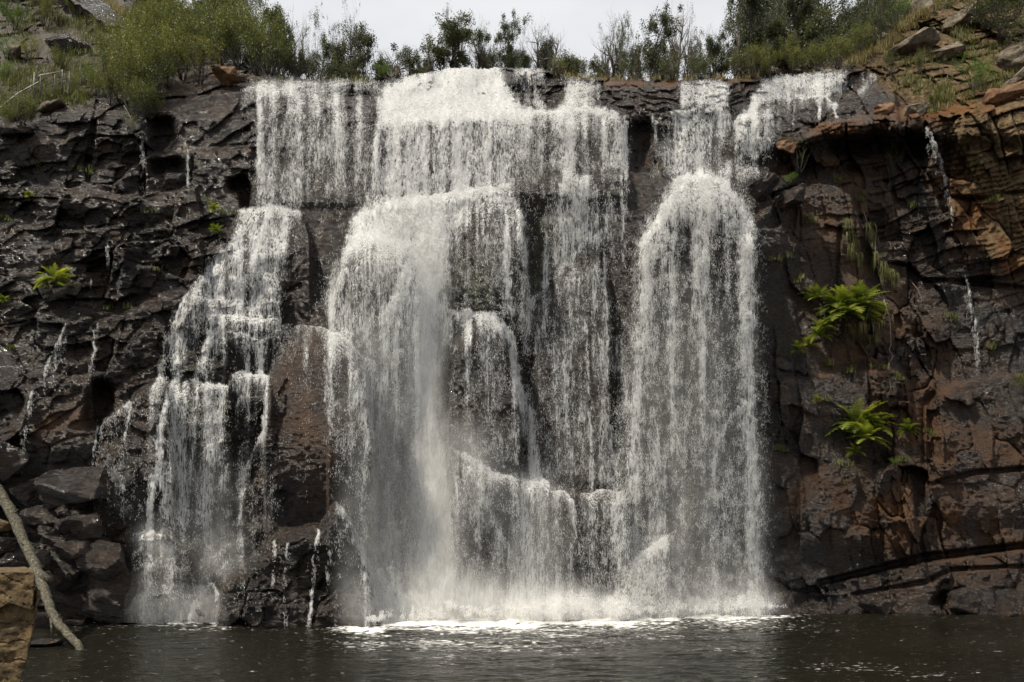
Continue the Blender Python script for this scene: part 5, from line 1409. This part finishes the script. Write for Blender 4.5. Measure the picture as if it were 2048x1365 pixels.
# grasses
def blades(name, spots, mat, hmin, hmax, n_each, spread, droop, label, seed, wid=.011, down=False, kind='stuff', cat='grass'):
    r = np.random.default_rng(seed); V = []; Fq = []; tn = []
    for (x, y, z) in spots:
        for k in range(n_each):
            h = r.uniform(hmin, hmax); an = r.uniform(0, 6.28); l = r.uniform(0, .9)
            bx, by = x + r.normal(0, spread), y + r.normal(0, spread)
            dx, dy = math.cos(an), math.sin(an) * .6
            if down: p = [(bx, by, z), (bx + dx * .12 * h, by - .12, z - h * .35), (bx + dx * .2 * h, by - .1, z - h)]
            else: p = [(bx, by, z - .05), (bx + dx * h * l * .4, by + dy * h * l * .4, z + h * .6), (bx + dx * h * l, by + dy * h * l, z + h * (1 - droop * l))]
            w = wid * r.uniform(.7, 1.4); t = r.random(); b = len(V); qx, qy = -math.sin(an) * w, math.cos(an) * w
            for i, pp in enumerate(p):
                f = (1, .8, .1)[i]; V.append((pp[0] - qx * f, pp[1] - qy * f, pp[2])); V.append((pp[0] + qx * f, pp[1] + qy * f, pp[2])); tn += [t, t]
            Fq += [(b, b + 1, b + 3, b + 2), (b + 2, b + 3, b + 5, b + 4)]
    o = np_mesh(name, V, Fq, mat, attrs={'tint': ('FLOAT', tn)})
    tag(o, label, cat, kind=kind); return o
def spots_along(pts, n, jit, out_=.1, seed=0):
    r = random.Random(seed); o = []
    for k in range(n):
        t = r.random() * (len(pts) - 1); i = int(t); f = t - i
        u = pts[i][0] + (pts[i + 1][0] - pts[i][0]) * f + r.gauss(0, jit); v_ = pts[i][1] + (pts[i + 1][1] - pts[i][1]) * f + r.gauss(0, jit * .6)
        p = surf(u, v_); o.append((p.x, p.y - out_, p.z))
    return o
blades('dry_grass', spots_along([(1700, 130), (1760, 92), (1830, 40), (1900, 0), (1960, -20)], 300, 9, .1, 1), M['drygrass'], .2, .65, 40, .18, .3, 'pale dry grass along the crest of the right slope', 11, .012)
blades('dry_grass', spots_along([(205, 5), (260, 50), (320, 80), (360, 100)], 130, 12, .1, 2), M['drygrass'], .3, .8, 24, .2, .3, 'dry grass along the left grassy ridge', 12, .012)
blades('green_grass', spots_along([(0, 225), (60, 215), (130, 190), (180, 200)], 160, 14, .1, 3), M['greengrass'], .1, .32, 50, .2, .3, 'long green grass round the handrail', 13, .012)
blades('green_grass', spots_along([(0, 60), (100, 40), (200, 60), (150, 120), (60, 150), (0, 180), (100, 170), (240, 170)], 260, 26, .05, 4), M['greengrass'], .2, .55, 36, .25, .3, 'green grass and weeds over the left hillside', 14, .013)
blades('green_grass', spots_along([(1850, 225), (1900, 210), (1800, 170), (1960, 190), (2040, 140), (1900, 60), (1960, 110), (1780, 140)], 110, 14, .1, 5), M['greengrass'], .15, .45, 40, .2, .3, 'green grass between the rocks of the right slope', 15, .012)
blades('dry_grass', spots_along([(560, 158), (700, 162), (760, 164)], 26, 4, .0, 6), M['greengrass'], .15, .4, 18, .2, .3, 'dry grass along the left lip', 16, .012)
blades('dry_grass', spots_along([(1110, 156), (1220, 160), (1340, 162), (1480, 158), (1530, 150)], 60, 4, .0, 7), M['drygrass'], .12, .4, 20, .2, .3, 'dry grass along the middle lip', 17, .012)
blades('hanging_grass', spots_along([(1735, 440), (1742, 500), (1765, 535), (1785, 545)], 14, 5, .2, 8), M['greengrass'], .5, 1.3, 16, .12, .3, 'yellowing grass hanging in a strip down the right wall', 18, .016, True)
blades('hanging_grass', spots_along([(1690, 430), (1700, 470), (1715, 520)], 9, 4, .2, 9), M['greengrass'], .4, 1.1, 14, .12, .3, 'shorter hanging grass left of the long grass strip', 19, .016, True)
blades('hanging_grass', spots_along([(1675, 660), (1715, 650), (1750, 645)], 8, 5, .3, 10), M['drygrass'], .3, .8, 12, .12, .3, 'dry grass dangling under the upper ferns', 20, .014, True)

wallspots = [(1560, 520), (1600, 560), (1650, 730), (1700, 745), (1760, 740), (1800, 760), (1640, 800), (1690, 930), (1790, 925), (1850, 870), (1560, 900), (1900, 640), (1990, 700), (2035, 760), (1820, 420), (1720, 400), (1620, 440), (1680, 360), (1930, 330), (1980, 400)]
blades('wall_plants', [tuple(surf(u + random.gauss(0, 9), v_ + random.gauss(0, 4)) + Vector((0, -.1, 0))) for u, v_ in wallspots for _ in range(4)], M['greengrass'], .12, .45, 22, .10, .8, 'small green and yellow plants rooted in the cracks of the right wall', 31, .016)
blades('wall_plants', [tuple(surf(u + random.gauss(0, 8), v_ + random.gauss(0, 3)) + Vector((0, -.1, 0))) for u, v_ in [(70, 330), (180, 345), (20, 440), (300, 430), (420, 410), (455, 430), (120, 560), (95, 575), (230, 620), (20, 700), (330, 540), (5, 1090), (10, 1070)] for _ in range(3)], M['greengrass'], .1, .35, 20, .10, .8, 'small plants rooted on the ledges of the left cliff', 32, .015)
# hanging roots
def roots(name, pts, lab, r0=.03, out_=.25):
    P0 = Vector(at(*pts[0][:2], surfY(*pts[0][:2]) - out_))
    root = empty(name, P0); tag(root, lab, 'root')
    mb = MB(); dd = []
    Y = P0.y
    for (u, v_) in pts:
        Y = min(surfY(u, v_) - out_ * .6, Y + .1) if True else Y
        dd.append(Vector(at(u, v_, Y)) - P0)
    mb.tube(dd, [r0 * (1 - .6 * i / (len(dd) - 1)) for i in range(len(dd))], 5 + 1); mb.build('strand', M['palebark'], root)
    return root
roots('hanging_root', [(1768, 600), (1780, 640), (1782, 690), (1778, 700), (1786, 712), (1776, 735), (1782, 775), (1775, 795)], 'long pale root dangling right of the upper ferns')
roots('hanging_root', [(1728, 425), (1735, 450), (1752, 470), (1750, 500), (1765, 530), (1775, 556)], 'pale root twisting down through the hanging grass', .022)
roots('hanging_root', [(1820, 560), (1836, 580), (1844, 600), (1838, 622)], 'thin grey root right of the fern group', .018)
roots('hanging_root', [(248, 212), (256, 225), (262, 238), (263, 250)], 'pale forked root under the left thicket', .03, .6)
roots('hanging_root', [(1730, 648), (1738, 620), (1758, 595)], 'pale bare stem rising from the upper fern cluster', .022, .9)

# ------------------------------------------------------------------ light and sky
SUN_EL, SUN_AZ = math.radians(58), math.radians(-117)     # azimuth from +Y, positive to the right
s_dir = Vector((math.sin(SUN_AZ) * math.cos(SUN_EL), math.cos(SUN_AZ) * math.cos(SUN_EL), math.sin(SUN_EL)))
ld = bpy.data.lights.new('sun', 'SUN'); ld.energy = 4.8; ld.angle = math.radians(1.2); ld.color = (1, .93, .80)
lo = bpy.data.objects.new('sun', ld); COL.objects.link(lo)
lo.rotation_euler = s_dir.to_track_quat('Z', 'Y').to_euler(); lo.location = (0, 0, 60)
wd = bpy.data.worlds.new('World'); sc.world = wd; wd.use_nodes = True
nt = wd.node_tree; nt.nodes.clear()
wo = N(nt, 'ShaderNodeOutputWorld'); bg = N(nt, 'ShaderNodeBackground'); bg.inputs['Strength'].default_value = .1
st = N(nt, 'ShaderNodeTexSky', sky_type='NISHITA'); st.sun_disc = False; st.sun_elevation = SUN_EL; st.sun_rotation = SUN_AZ
tc = N(nt, 'ShaderNodeTexCoord').outputs['Generated']
cn = tex_noise(nt, tc, 1.0, 5, .55, mapping=(2.2, 2.2, 5.0))
cc = ramp(nt, cn, [(.35, (6.4, 6.45, 6.65)), (.65, (8.1, 8.1, 8.2))])
sk = mixc(nt, .9, st.outputs['Color'], cc)
nt.links.new(sk, bg.inputs['Color']); nt.links.new(bg.outputs[0], wo.inputs['Surface'])

# ------------------------------------------------------------------ camera
cd = bpy.data.cameras.new('camera'); cam = bpy.data.objects.new('camera', cd); COL.objects.link(cam)
cam.location = (0, 0, CZ); cam.rotation_euler = (math.radians(90), 0, 0)
cd.lens = F / 2048 * 36; cd.sensor_width = 36; cd.shift_y = (HZ - 682.5) / 2048; cd.clip_end = 2000
sc.camera = cam
sc.view_settings.view_transform = 'Standard'; sc.view_settings.look = 'None'; sc.view_settings.exposure = 0.22; sc.view_settings.gamma = 1
sc.cycles.use_denoising = True; sc.cycles.max_bounces = 8; sc.cycles.transparent_max_bounces = 16; sc.cycles.diffuse_bounces = 3
print('RAW', 'n objects', len(sc.objects))
